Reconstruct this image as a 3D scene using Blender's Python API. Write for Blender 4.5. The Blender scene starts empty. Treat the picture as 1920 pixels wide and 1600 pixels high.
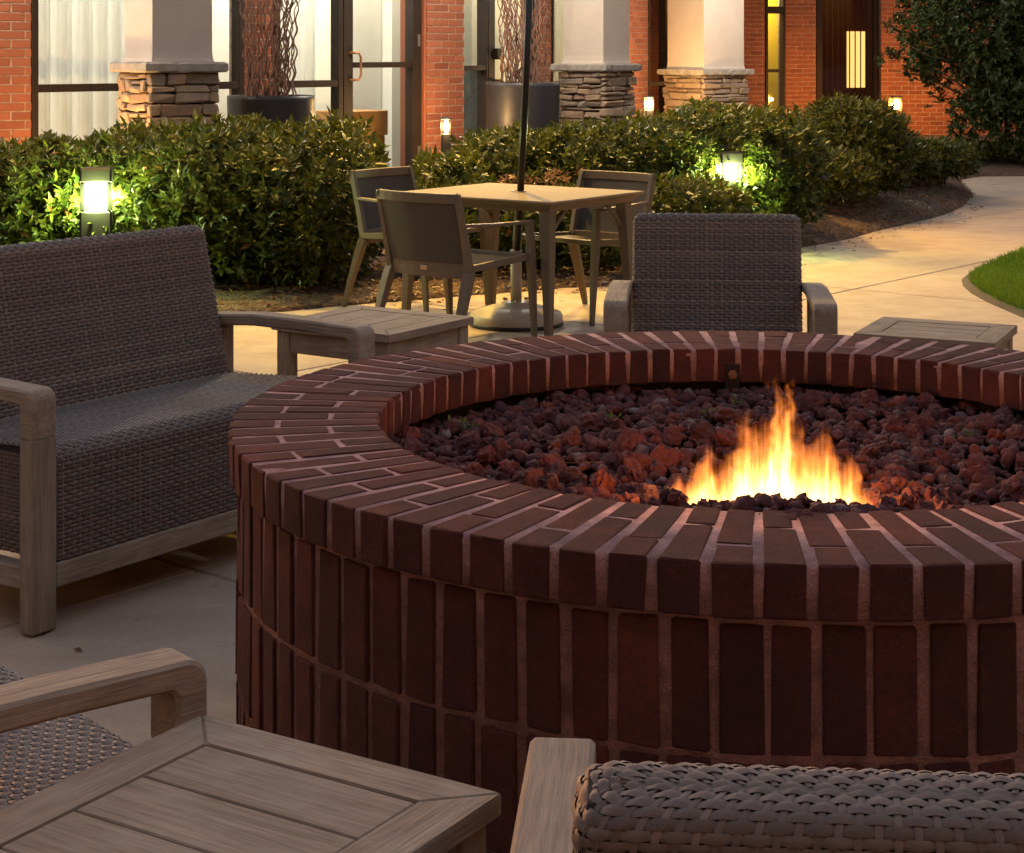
import bpy, bmesh, math, random
import numpy as np
from mathutils import Vector, Matrix, noise as mnoise

random.seed(7); rng = np.random.default_rng(7)
R = math.radians
SC = bpy.context.scene
COL = SC.collection

# ------------------------------------------------------------------ camera, sky, sun, exposure
HC, FPX, YH = 1.455, 3300.0, 100.0          # eye height, focal length and horizon row at 1920 px width
cam = bpy.data.cameras.new('camera'); camo = bpy.data.objects.new('camera', cam); COL.objects.link(camo)
camo.location = (0, 0, HC); camo.rotation_euler = (R(90), 0, 0)
cam.sensor_width = 36; cam.lens = 36 * FPX / 1920; cam.shift_y = -(800 - YH) / 1920
cam.clip_start = .05; cam.clip_end = 500
SC.camera = camo

world = bpy.data.worlds.new('World'); SC.world = world; world.use_nodes = True
wn = world.node_tree.nodes; wl = world.node_tree.links
bg = wn['Background']; sky = wn.new('ShaderNodeTexSky'); sky.sky_type = 'NISHITA'; sky.sun_disc = False
sky.sun_elevation = R(2.5); sky.sun_rotation = R(-28); sky.ozone_density = 1.0; sky.dust_density = 3.0; sky.air_density = 1.0
tint = wn.new('ShaderNodeMix'); tint.data_type = 'RGBA'; tint.blend_type = 'MULTIPLY'; tint.inputs[0].default_value = 1; tint.inputs[7].default_value = (1, .80, .77, 1)   # rosy dusk
wl.new(sky.outputs[0], tint.inputs[6]); wl.new(tint.outputs[2], bg.inputs[0]); bg.inputs[1].default_value = 0.15
sun = bpy.data.lights.new('sun', 'SUN'); suno = bpy.data.objects.new('sun', sun); COL.objects.link(suno)
sun.energy = 0.03; sun.angle = R(25); sun.color = (1.0, .72, .62)
suno.rotation_euler = (R(87.5), 0, R(180 + 28))
vs = SC.view_settings; vs.view_transform = 'Standard'; vs.look = 'None'; vs.gamma = 1; vs.exposure = 2.9
SC.render.engine = 'CYCLES'
cy = SC.cycles; cy.use_denoising = True; cy.max_bounces = 8; cy.diffuse_bounces = 3; cy.glossy_bounces = 3
cy.transparent_max_bounces = 24; cy.volume_bounces = 0; cy.sample_clamp_indirect = 4.0; cy.caustics_reflective = False; cy.caustics_refractive = False

# ------------------------------------------------------------------ helpers
def Wp(px, py, z=0.0):
    y = FPX * (HC - z) / (py - YH); return Vector(((px - 960) * y / FPX, y, z))
def zat(py, y): return HC - (py - YH) * y / FPX
def xat(px, y): return (px - 960) * y / FPX

class MB:
    def __init__(s): s.v = []; s.f = []; s.m = []
    def add(s, vs, fs, m=0):
        o = len(s.v); s.v.extend([tuple(p) for p in vs]); s.f.extend([tuple(i + o for i in f) for f in fs]); s.m.extend([m] * len(fs)); return s
    def box(s, x0, x1, y0, y1, z0, z1, fn=None):
        vs = [(x, y, z) for x in (x0, x1) for y in (y0, y1) for z in (z0, z1)]
        if fn: vs = [fn(*p) for p in vs]
        return s.add(vs, [(0, 1, 3, 2), (4, 6, 7, 5), (0, 4, 5, 1), (2, 3, 7, 6), (0, 2, 6, 4), (1, 5, 7, 3)])
    def cbox(s, x0, x1, y0, y1, z0, z1, c=.004, fn=None, jit=0.0, rnd=random):
        """chamfered box, 24 vertices"""
        lo = (x0, y0, z0); hi = (x1, y1, z1); idx = {}; vs = []
        for sx in (0, 1):
            for sy in (0, 1):
                for sz in (0, 1):
                    sg = (sx, sy, sz)
                    j = [rnd.uniform(-jit, jit) for _ in range(3)]
                    for ax in range(3):
                        p = [(hi[k] if sg[k] else lo[k]) for k in range(3)]
                        for k in range(3):
                            if k != ax: p[k] += (-c if sg[k] else c)
                            p[k] += j[k] + rnd.uniform(-jit, jit) * .3
                        idx[(sg, ax)] = len(vs); vs.append(fn(*p) if fn else tuple(p))
        fs = []
        def q(l, ref):
            a, b, cc = (Vector(vs[l[0]]), Vector(vs[l[1]]), Vector(vs[l[2]]))
            fs.append(tuple(l))
        B = (0, 1)
        for ax in range(3):
            o = [k for k in range(3) if k != ax]
            for sd in B:
                l = []
                for (a, b) in ((0, 0), (1, 0), (1, 1), (0, 1)):
                    sg = [0, 0, 0]; sg[ax] = sd; sg[o[0]] = a; sg[o[1]] = b; l.append(idx[(tuple(sg), ax)])
                flip = (ax == 1) ^ (sd == 0)
                fs.append(tuple(reversed(l)) if flip else tuple(l))
        for ax in range(3):                       # edges parallel to ax
            o = [k for k in range(3) if k != ax]
            for a in B:
                for b in B:
                    s0 = [0, 0, 0]; s0[o[0]] = a; s0[o[1]] = b; s1 = list(s0); s1[ax] = 1; s0 = tuple(s0); s1 = tuple(s1)
                    l = [idx[(s0, o[0])], idx[(s1, o[0])], idx[(s1, o[1])], idx[(s0, o[1])]]
                    if ((a ^ b) == 0) ^ (ax == 1): l.reverse()
                    fs.append(tuple(l))
        for sx in B:
            for sy in B:
                for sz in B:
                    sg = (sx, sy, sz); l = [idx[(sg, 0)], idx[(sg, 1)], idx[(sg, 2)]]
                    if (sx + sy + sz) % 2 == 0: l.reverse()
                    fs.append(tuple(l))
        return s.add(vs, fs)
    def tube(s, pts, rad, n=8, cap=True, sec=None):
        """round (or sec: list of 2D) section swept along pts"""
        pts = [Vector(p) for p in pts]; k = len(pts); rr = rad if hasattr(rad, '__len__') else [rad] * k
        up = Vector((0, 0, 1)); rings = []
        t0 = (pts[1] - pts[0]).normalized()
        if abs(t0.dot(up)) > .95: up = Vector((1, 0, 0))
        x = t0.cross(up).normalized()
        for i in range(k):
            t = (pts[min(i + 1, k - 1)] - pts[max(i - 1, 0)]).normalized()
            x = (x - t * x.dot(t)).normalized(); y = t.cross(x)
            se = sec if sec else [(math.cos(2 * math.pi * j / n), math.sin(2 * math.pi * j / n)) for j in range(n)]
            rings.append([pts[i] + (x * a + y * b) * rr[i] for a, b in se])
        n = len(rings[0]); vs = [p for r in rings for p in r]; fs = []
        for i in range(k - 1):
            for j in range(n): fs.append((i * n + j, i * n + (j + 1) % n, (i + 1) * n + (j + 1) % n, (i + 1) * n + j))
        if cap: fs += [tuple(reversed(range(n))), tuple(range((k - 1) * n, k * n))]
        return s.add(vs, fs)
    def lathe(s, prof, n=32, c=(0, 0), closed=False):
        vs = []; fs = []; k = len(prof)
        for r, z in prof:
            for j in range(n):
                a = 2 * math.pi * j / n; vs.append((c[0] + r * math.cos(a), c[1] + r * math.sin(a), z))
        for i in range(k if closed else k - 1):
            i2 = (i + 1) % k
            for j in range(n): fs.append((i * n + j, i * n + (j + 1) % n, i2 * n + (j + 1) % n, i2 * n + j))
        if not closed:
            if prof[0][0] > 1e-6: fs.append(tuple(reversed(range(n))))
            if prof[-1][0] > 1e-6: fs.append(tuple(range((k - 1) * n, k * n)))
        return s.add(vs, fs)
    def mesh(s, name, mat=None, smooth=False, off=None):
        me = bpy.data.meshes.new(name); v = s.v
        if off is not None: v = [(p[0] - off[0], p[1] - off[1], p[2] - off[2]) for p in v]
        me.from_pydata(v, [], s.f)
        if mat: me.materials.append(mat)
        if smooth: me.polygons.foreach_set('use_smooth', [True] * len(s.f))
        me.update(); return me

def link(name, me, parent=None, loc=None, rot=None, kind=None, label=None):
    o = bpy.data.objects.new(name, me); COL.objects.link(o)
    if parent is not None: o.parent = parent
    if loc is not None: o.location = loc
    if rot is not None: o.rotation_euler = rot
    if kind: o['kind'] = kind
    if label: o['label'] = label
    return o
def tag(o, label=None, cat=None, group=None, kind=None):
    if label: o['label'] = label
    if cat: o['category'] = cat
    if group: o['group'] = group
    if kind: o['kind'] = kind
    return o
def thing(name, label, cat, loc=(0, 0, 0), rz=0, group=None):
    return tag(link(name, None, None, loc, (0, 0, rz)), label, cat, group)
def part(name, mb, mat, parent, smooth=False, world=False, kind=None, label=None):
    off = None
    if world:
        off = parent.location
        if parent.parent: off = parent.parent.location + parent.location
    return link(name, mb.mesh(name, mat, smooth, off), parent, kind=kind, label=label)
def np_mesh(name, V, F, mat, smooth=False):
    """V (n,3), F (m,k) arrays"""
    me = bpy.data.meshes.new(name); k = F.shape[1]
    me.vertices.add(len(V)); me.vertices.foreach_set('co', np.ascontiguousarray(V, dtype=np.float32).ravel())
    me.loops.add(F.size); me.loops.foreach_set('vertex_index', np.ascontiguousarray(F, dtype=np.int32).ravel())
    me.polygons.add(len(F)); me.polygons.foreach_set('loop_start', np.arange(0, F.size, k, dtype=np.int32))
    if smooth: me.polygons.foreach_set('use_smooth', np.ones(len(F), dtype=bool))
    me.materials.append(mat); me.update(calc_edges=True); me.validate(); return me

# ------------------------------------------------------------------ materials
class NT:
    def __init__(s, name):
        s.m = bpy.data.materials.new(name); s.m.use_nodes = True; s.t = s.m.node_tree; s.b = s.t.nodes['Principled BSDF']; s.out = s.t.nodes['Material Output']
    def n(s, typ, **kw):
        nd = s.t.nodes.new(typ)
        for k, v in kw.items():
            if k in nd.inputs: nd.inputs[k].default_value = v
            else: setattr(nd, k, v)
        return nd
    def l(s, a, b): s.t.links.new(a, b)
    def coord(s, kind='Object', scale=(1, 1, 1)):
        tc = s.n('ShaderNodeTexCoord'); mp = s.n('ShaderNodeMapping'); mp.inputs['Scale'].default_value = scale; s.l(tc.outputs[kind], mp.inputs[0]); return mp.outputs[0]
    def noise(s, vec, scale, detail=4, rough=.55, dist=0):
        n = s.n('ShaderNodeTexNoise'); n.inputs['Scale'].default_value = scale; n.inputs['Detail'].default_value = detail; n.inputs['Roughness'].default_value = rough; n.inputs['Distortion'].default_value = dist
        if vec is not None: s.l(vec, n.inputs['Vector'])
        return n.outputs['Fac']
    def ramp(s, fac, stops, interp='LINEAR'):
        r = s.n('ShaderNodeValToRGB'); e = r.color_ramp.elements; r.color_ramp.interpolation = interp
        while len(e) < len(stops): e.new(.5)
        for el, (p, c) in zip(e, stops): el.position = p; el.color = (*c, 1) if len(c) == 3 else c
        s.l(fac, r.inputs[0]); return r.outputs[0]
    def mix(s, fac, a, b, blend='MIX'):
        m = s.n('ShaderNodeMix', data_type='RGBA', blend_type=blend)
        for sk, val in ((m.inputs[0], fac), (m.inputs[6], a), (m.inputs[7], b)):
            if hasattr(val, 'links'): s.l(val, sk)
            else: sk.default_value = val if not isinstance(val, tuple) or len(val) == 4 else (*val, 1)
        return m.outputs[2]
    def math(s, op, a, b=0.0):
        m = s.n('ShaderNodeMath', operation=op)
        for sk, val in ((m.inputs[0], a), (m.inputs[1], b)):
            if hasattr(val, 'links'): s.l(val, sk)
            else: sk.default_value = val
        return m.outputs[0]
    def rnd(s):
        oi = s.n('ShaderNodeObjectInfo'); ge = s.n('ShaderNodeNewGeometry')
        return s.math('FRACT', s.math('ADD', oi.outputs['Random'], ge.outputs['Random Per Island']))
    def bump(s, h, strength=.3, dist=.01):
        b = s.n('ShaderNodeBump'); b.inputs['Strength'].default_value = strength; b.inputs['Distance'].default_value = dist; s.l(h, b.inputs['Height']); s.l(b.outputs[0], s.b.inputs['Normal']); return b
    def set(s, col=None, rough=.7, metal=0, spec=.5):
        if col is not None:
            if hasattr(col, 'links'): s.l(col, s.b.inputs['Base Color'])
            else: s.b.inputs['Base Color'].default_value = (*col, 1)
        if hasattr(rough, 'links'): s.l(rough, s.b.inputs['Roughness'])
        else: s.b.inputs['Roughness'].default_value = rough
        s.b.inputs['Metallic'].default_value = metal; s.b.inputs['Specular IOR Level'].default_value = spec
        return s.m

def m_plain(name, col, rough=.6, metal=0, var=.12, scale=8, bump=0.0, spec=.5):
    t = NT(name); c = t.coord(); n = t.noise(c, scale, 5)
    a = tuple(x * (1 - var) for x in col); b = tuple(min(1, x * (1 + var)) for x in col)
    m = t.set(t.ramp(n, [(.3, a), (.7, b)]), rough, metal, spec)
    if bump: t.bump(t.noise(c, scale * 12, 4), bump, .003)
    return m

def m_pit_brick():
    t = NT('fire_pit_brick'); r = t.rnd(); c = t.n('ShaderNodeNewGeometry').outputs['Position']
    col = t.ramp(r, [(0, (.165, .064, .057)), (.2, (.285, .096, .076)), (.4, (.20, .078, .069)), (.58, (.31, .105, .080)), (.75, (.215, .082, .072)), (.92, (.33, .112, .080)), (1, (.45, .17, .07))])
    n1 = t.noise(c, 17, 7, .7); n2 = t.noise(c, 150, 6, .8)
    col = t.mix(t.ramp(n1, [(.4, (0, 0, 0)), (.85, (.6, .6, .6))]), col, (.085, .034, .028), 'MIX')
    col = t.mix(.6, col, t.mix(t.ramp(n2, [(.3, (0, 0, 0)), (.7, (1, 1, 1))]), (.06, .034, .031), (.50, .27, .23)), 'OVERLAY')
    col = t.mix(t.ramp(t.noise(c, 5, 6, .72), [(.40, (.6, .6, .6)), (.58, (0, 0, 0))]), col, (.065, .032, .029))   # soot and old damp
    # chalky bloom low on the wall and thin dusting
    geo = t.n('ShaderNodeNewGeometry'); sp = t.n('ShaderNodeSeparateXYZ'); t.l(geo.outputs['Position'], sp.inputs[0])
    low = t.math('MULTIPLY', t.ramp(t.noise(c, 9, 5, .7), [(.56, (0, 0, 0)), (.66, (1, 1, 1))]), t.ramp(sp.outputs['Z'], [(.18, (1, 1, 1)), (.28, (.04, .04, .04))]))
    low = t.math('MULTIPLY', low, t.ramp(t.noise(c, 150, 3), [(.45, (0, 0, 0)), (.6, (1, 1, 1))]))
    col = t.mix(t.math('MULTIPLY', low, .55), col, (.42, .38, .38))
    m = t.set(col, .92, 0, .25); grit = t.noise(c, 420, 3, .7); t.bump(t.math('ADD', t.math('ADD', n2, t.math('MULTIPLY', n1, .7)), t.math('MULTIPLY', grit, 1.3)), .9, .008); return m
def m_mortar(name, col):
    t = NT(name); c = t.coord(); n = t.noise(c, 22, 5, .6); n2 = t.noise(c, 220, 3)
    a = tuple(x * .5 for x in col); cc = t.mix(t.ramp(n2, [(.4, (.45, .45, .45)), (.6, (0, 0, 0))]), t.ramp(n, [(.32, a), (.62, col)]), tuple(x * .45 for x in col)); m = t.set(cc, .95, 0, .2); t.bump(t.math('ADD', n2, n), .9, .004); return m
def m_wall_brick():
    t = NT('facade_brick'); r = t.rnd(); c = t.n('ShaderNodeNewGeometry').outputs['Position']
    col = t.ramp(r, [(0, (.20, .062, .032)), (.3, (.27, .088, .043)), (.55, (.23, .07, .036)), (.8, (.31, .105, .05)), (1, (.16, .05, .03))])
    n = t.noise(c, 40, 5); m = t.set(t.mix(t.math('MULTIPLY', n, .5), col, (.14, .045, .026)), .9, 0, .25); t.bump(t.noise(c, 180, 3), .5, .003); return m
def m_wood(ax):
    t = NT('weathered_teak_' + 'xyz'[ax]); sc = [26, 26, 26]; sc[ax] = 1.6
    c = t.coord('Object', tuple(sc)); oi = t.n('ShaderNodeObjectInfo')
    ad = t.n('ShaderNodeVectorMath', operation='ADD'); t.l(c, ad.inputs[0]); 
    cmb = t.n('ShaderNodeCombineXYZ'); t.l(t.math('MULTIPLY', oi.outputs['Random'], 40), cmb.inputs[0]); t.l(t.math('MULTIPLY', oi.outputs['Random'], 17), cmb.inputs[1]); t.l(cmb.outputs[0], ad.inputs[1]); c = ad.outputs[0]
    g = t.noise(c, 1.3, 7, .62, .8); g2 = t.noise(c, 6.0, 4, .6); big = t.noise(t.coord(), 9, 4)
    col = t.ramp(g, [(.25, (.21, .155, .108)), (.5, (.34, .265, .195)), (.75, (.43, .345, .262))])
    col = t.mix(t.ramp(g2, [(.36, (0, 0, 0)), (.70, (.62, .62, .62))]), col, (.14, .107, .08))
    col = t.mix(t.ramp(big, [(.45, (0, 0, 0)), (.75, (.5, .5, .5))]), col, (.46, .385, .305))
    spot = t.ramp(t.noise(t.coord(), 55, 4, .7), [(.64, (0, 0, 0)), (.72, (1, 1, 1))])
    col = t.mix(t.math('MULTIPLY', spot, .35), col, (.5, .43, .35))
    col = t.mix(t.math('MULTIPLY', oi.outputs['Random'], .25), col, (.2, .155, .11))
    m = t.set(col, .82, 0, .25); t.bump(t.math('ADD', g, g2), .7, .0035); return m
def m_wicker():
    t = NT('woven_resin_wicker'); r = t.rnd(); c = t.coord()
    col = t.ramp(r, [(0, (.105, .084, .075)), (.35, (.185, .150, .133)), (.7, (.142, .116, .105)), (1, (.25, .20, .168))])
    n = t.noise(c, 60, 3); col = t.mix(t.math('MULTIPLY', n, .35), col, (.2, .155, .135))
    m = t.set(col, .6, 0, .35); t.bump(t.noise(c, 420, 2), .25, .001); return m
def m_concrete():
    t = NT('stained_concrete'); geo = t.n('ShaderNodeNewGeometry'); c = geo.outputs['Position']; oi = t.n('ShaderNodeObjectInfo')
    n = t.noise(c, .9, 6, .6); n2 = t.noise(c, 5, 6, .65); n3 = t.noise(c, 90, 4, .7)
    mp = t.n('ShaderNodeMapping'); mp.inputs['Scale'].default_value = (.8, 6, 1); mp.inputs['Rotation'].default_value = (0, 0, .12); t.l(c, mp.inputs[0]); br = t.noise(mp.outputs[0], 2.2, 5, .6)
    col = t.ramp(n, [(.3, (.42, .325, .245)), (.7, (.53, .41, .305))])
    col = t.mix(t.ramp(n2, [(.4, (0, 0, 0)), (.75, (.7, .7, .7))]), col, (.33, .25, .19))
    col = t.mix(t.ramp(br, [(.45, (0, 0, 0)), (.75, (.5, .5, .5))]), col, (.35, .27, .215))
    col = t.mix(t.ramp(n3, [(.35, (.3, .3, .3)), (.6, (0, 0, 0))]), col, (.22, .17, .135))
    st = t.ramp(t.noise(c, 14, 3, .4), [(.74, (0, 0, 0)), (.78, (1, 1, 1))]); col = t.mix(t.math('MULTIPLY', st, .35), col, (.1, .075, .06))
    m = t.set(col, t.ramp(n2, [(.3, (.62,) * 3), (.7, (.85,) * 3)]), 0, .35); t.bump(t.math('ADD', n3, t.math('MULTIPLY', br, .7)), .22, .004); return m
def m_leaf(name, dark, light, brown=.02, brown_col=(.16, .06, .02)):
    t = NT(name); ge = t.n('ShaderNodeNewGeometry'); r = ge.outputs['Random Per Island']
    col = t.ramp(r, [(0, brown_col), (brown, brown_col), (brown + .001, dark), (.6, tuple((a + b) / 2 for a, b in zip(dark, light))), (1, light)])
    c = t.coord(); n = t.noise(c, 5, 3); col = t.mix(t.math('MULTIPLY', n, .5), col, tuple(x * .55 for x in dark))
    t.set(col, .42, 0, .3)
    tr = t.n('ShaderNodeBsdfTranslucent'); t.l(t.mix(.5, col, light), tr.inputs[0]); mx = t.n('ShaderNodeMixShader'); mx.inputs[0].default_value = .26
    t.l(t.b.outputs[0], mx.inputs[1]); t.l(tr.outputs[0], mx.inputs[2]); t.l(mx.outputs[0], t.out.inputs[0]); return t.m
def m_stone():
    t = NT('stacked_ledge_stone'); r = t.rnd(); c = t.coord()
    col = t.ramp(r, [(0, (.23, .165, .115)), (.3, (.34, .245, .165)), (.55, (.26, .205, .165)), (.8, (.42, .29, .175)), (1, (.30, .18, .12))])
    n = t.noise(c, 14, 6, .65); col = t.mix(t.ramp(n, [(.4, (0, 0, 0)), (.75, (.6, .6, .6))]), col, (.16, .13, .11))
    m = t.set(col, .9, 0, .2); t.bump(t.math('ADD', n, t.math('MULTIPLY', t.noise(c, 60, 4), .5)), .9, .012); return m
def m_glass(name='window_glass', tint=(.93, .96, .95), refl=1.0):
    t = NT(name); t.t.nodes.remove(t.b); tr = t.n('ShaderNodeBsdfTransparent'); tr.inputs[0].default_value = (*tint, 1)
    gl = t.n('ShaderNodeBsdfGlossy'); gl.inputs['Roughness'].default_value = .02; fr = t.n('ShaderNodeFresnel'); ge = t.n('ShaderNodeNewGeometry'); t.l(t.math('SUBTRACT', 1.5, t.math('MULTIPLY', ge.outputs['Backfacing'], .8333)), fr.inputs[0])
    mx = t.n('ShaderNodeMixShader'); t.l(t.math('MULTIPLY', fr.outputs[0], refl), mx.inputs[0]); t.l(tr.outputs[0], mx.inputs[1]); t.l(gl.outputs[0], mx.inputs[2]); t.l(mx.outputs[0], t.out.inputs[0]); return t.m
def m_emit(name, col, st):
    t = NT(name); t.b.inputs['Emission Color'].default_value = (*col, 1); t.b.inputs['Emission Strength'].default_value = st; t.b.inputs['Base Color'].default_value = (.8, .8, .8, 1); return t.m
def m_curtain():
    t = NT('sheer_curtain'); c = t.coord('Object', (1, 1, .2)); n = t.noise(c, 30, 3)
    col = t.ramp(n, [(.3, (.74, .71, .64)), (.7, (.84, .81, .74))]); t.set(col, .9, 0, .1)
    tr = t.n('ShaderNodeBsdfTranslucent'); t.l(col, tr.inputs[0]); mx = t.n('ShaderNodeMixShader'); mx.inputs[0].default_value = .55
    t.l(t.b.outputs[0], mx.inputs[1]); t.l(tr.outputs[0], mx.inputs[2]); t.l(mx.outputs[0], t.out.inputs[0]); return t.m
def m_lava():
    t = NT('lava_rock'); r = t.rnd(); c = t.n('ShaderNodeNewGeometry').outputs['Position']
    col = t.ramp(r, [(0, (.07, .028, .034)), (.3, (.14, .038, .036)), (.55, (.095, .042, .052)), (.8, (.19, .045, .034)), (.93, (.12, .05, .055)), (1, (.26, .21, .22))])
    n = t.noise(c, 70, 5, .7); n2 = t.noise(c, 24, 4); col = t.mix(t.ramp(n, [(.4, (0, 0, 0)), (.7, (.6, .6, .6))]), col, (.045, .022, .024))
    col = t.mix(t.ramp(n2, [(.62, (0, 0, 0)), (.74, (.35, .35, .35))]), col, (.3, .24, .25))
    m = t.set(col, .88, 0, .35); t.bump(n, 1.0, .008); return m
def m_flame():
    """glowing gas: height of the tongues varies across the burner, streaked upwards, soft edged"""
    t = NT('flame'); t.t.nodes.remove(t.b); tc = t.n('ShaderNodeTexCoord'); sp = t.n('ShaderNodeSeparateXYZ'); t.l(tc.outputs['Object'], sp.inputs[0]); X, Y, Z = sp.outputs
    def nz(sc, seed, detail=2, scale=1.0):
        mp = t.n('ShaderNodeMapping'); mp.inputs['Scale'].default_value = sc; mp.inputs['Location'].default_value = (seed, seed * 1.7, seed * .3); t.l(tc.outputs['Object'], mp.inputs[0]); return t.noise(mp.outputs[0], scale, detail, .55)
    # sideways licking, stronger with height
    wob = t.math('MULTIPLY', t.math('SUBTRACT', nz((9, 9, 16), 3.1), .5), t.math('MULTIPLY', Z, .55))
    xx = t.math('ADD', X, wob)
    prof = [(0, 0), (.03, .16), (.075, .42), (.115, .36), (.17, .50), (.205, .60), (.245, .46), (.29, .52), (.335, .70), (.375, .76), (.415, .70), (.455, .74), (.495, 1.0), (.525, .84), (.555, 1.0), (.59, .70), (.635, .60), (.675, .68), (.715, .62), (.75, .58), (.79, .48), (.825, .52), (.86, .36), (.905, .32), (.95, .18), (1, 0)]
    fac = t.math('MULTIPLY', t.math('ADD', xx, .214), 1 / .420)
    H = t.math('MULTIPLY', t.ramp(fac, [(p, (h,) * 3) for p, h in prof], 'EASE'), .275)
    H = t.math('MULTIPLY', H, t.math('ADD', .74, t.math('MULTIPLY', nz((95, 40, 5), 8.2, 3), .62)))
    tt = t.math('DIVIDE', Z, t.math('MAXIMUM', H, .004))
    body = t.ramp(tt, [(0, (.75,) * 3), (.10, (1,) * 3), (.42, (.8,) * 3), (.70, (.30,) * 3), (.92, (.07,) * 3), (1, (0,) * 3)])
    streak = t.ramp(nz((120, 60, 7), 1.3, 3), [(.34, (.05,) * 3), (.52, (.6,) * 3), (.72, (2.3,) * 3)])
    thick = t.math('POWER', 2.718, t.math('MULTIPLY', t.math('MULTIPLY', Y, Y), -1 / (.026 ** 2)))
    st = t.math('MULTIPLY', t.math('MULTIPLY', body, streak), thick)
    col = t.ramp(tt, [(0, (1, .42, .10)), (.12, (1, .62, .26)), (.4, (1, .54, .18)), (.7, (1, .32, .05)), (1, (1, .20, .03))])
    em = t.n('ShaderNodeEmission'); t.l(col, em.inputs[0]); t.l(t.math('MULTIPLY', st, 32), em.inputs[1]); t.l(em.outputs[0], t.out.inputs['Volume']); return t.m

M = dict(
    pbrick=m_pit_brick(), pmortar=m_mortar('fire_pit_mortar', (.55, .32, .305)), fbrick=m_wall_brick(), fmortar=m_mortar('facade_mortar', (.42, .30, .225)),
    wx=m_wood(0), wy=m_wood(1), wz=m_wood(2), wicker=m_wicker(), core=m_plain('seat_core', (.028, .022, .021), .9), conc=m_concrete(),
    soil=m_plain('soil', (.06, .042, .03), .95, 0, .4, 3, .6), mulch=m_plain('bark_mulch', (.085, .05, .032), .95, 0, .5, 14, 1.0), chip=m_leaf('dry_leaf_litter', (.16, .085, .045), (.36, .2, .11), .05),
    leaf=m_leaf('hedge_leaf', (.018, .036, .006), (.115, .122, .016), .014), leaf2=m_leaf('shrub_leaf', (.024, .040, .007), (.135, .135, .016), .014), leaf3=m_leaf('tree_leaf', (.018, .034, .010), (.06, .085, .02), .01),
    bark=m_plain('bark', (.09, .06, .04), .9, 0, .3, 30, .5), grass=m_leaf('grass_blade', (.10, .20, .010), (.22, .34, .026), .01, (.2, .16, .05)), lawn=m_plain('lawn_soil', (.06, .11, .018), .95, 0, .4, 20, .5),
    stucco=m_plain('stucco', (.58, .49, .415), .92, 0, .05, 4, .6, .2), stone=m_stone(), capstone=m_plain('cap_stone', (.34, .30, .26), .9, 0, .2, 12, .9, .2),
    bronze=m_plain('dark_bronze_frame', (.020, .012, .008), .6, .0, .15, 6, 0, .2), copper=m_plain('copper_handle', (.45, .22, .10), .35, .9, .1, 6), steel=m_plain('hinge_steel', (.3, .24, .2), .4, .8, .1, 6),
    glass=m_glass(), dglass=m_glass('dark_tinted_glass', (.55, .5, .5), 1.0), curtain=m_curtain(), inwall=m_plain('interior_paint', (.74, .70, .62), .9, 0, .04, 2), yellowwall=m_plain('interior_yellow_paint', (.62, .42, .04), .9, 0, .06, 2),
    infloor=m_plain('interior_floor', (.34, .33, .33), .6, 0, .2, 3), oak=m_plain('interior_oak', (.36, .17, .05), .5, 0, .2, 5), planter=m_plain('matte_black_planter', (.022, .021, .024), .45, 0, .1, 5), twig=m_plain('curly_willow_twig', (.15, .068, .042), .7, 0, .3, 30),
    taupe=m_plain('taupe_powder_coat', (.125, .09, .058), .55, .0, .06, 5), taupetop=m_plain('taupe_table_top', (.26, .185, .105), .7, 0, .06, 6, 0, .16), sling=m_plain('mesh_sling', (.06, .047, .038), .75, 0, .2, 260, .5), tagm=m_plain('maker_plate', (.5, .4, .24), .35, .8, .05, 6),
    pole=m_plain('black_pole', (.008, .009, .008), .35, .2, .1, 6), basem=m_plain('umbrella_base', (.40, .34, .26), .45, 0, .06, 5), canvas=m_plain('umbrella_canvas', (.05, .07, .05), .9, 0, .1, 10),
    boll=m_plain('bollard_paint', (.02, .018, .015), .5, .2, .1, 8), lava=m_lava(), flame=m_flame(), iron=m_plain('rusted_iron', (.03, .016, .012), .8, .3, .4, 40, .5), dark=m_plain('dark_liner', (.03, .022, .02), .95),  # liner, column cores and one interior wall share an even dark colour
    rust=m_plain('rusty_bolt', (.24, .11, .06), .6, .3, .3, 60), plaster=m_plain('tan_plaster', (.34, .28, .235), .9, 0, .1, 2), roofm=m_plain('soffit_paint', (.6, .54, .46), .9, 0, .05, 2), weed=m_leaf('weed_leaf', (.06, .13, .02), (.12, .2, .04), 0.0), needle=m_plain('pine_needle', (.16, .075, .03), .8), blind=m_plain('blind_slat', (.05, .035, .025), .7), joint=m_plain('joint_filler', (.05, .038, .028), .95), chairdk=m_plain('grey_upholstery', (.10, .10, .09), .9, 0, .2, 30),
)

# ------------------------------------------------------------------ ground
def zg(y):                                   # planting beds rise gently towards the building
    t = min(1, max(0, (y - 11) / 5.5)); return .15 * t * t * (3 - 2 * t)
mb = MB(); mb.box(-150, 150, -60, 200, -.4, -.09)
tag(part('ground', mb, M['soil'], None), kind='structure')
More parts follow.
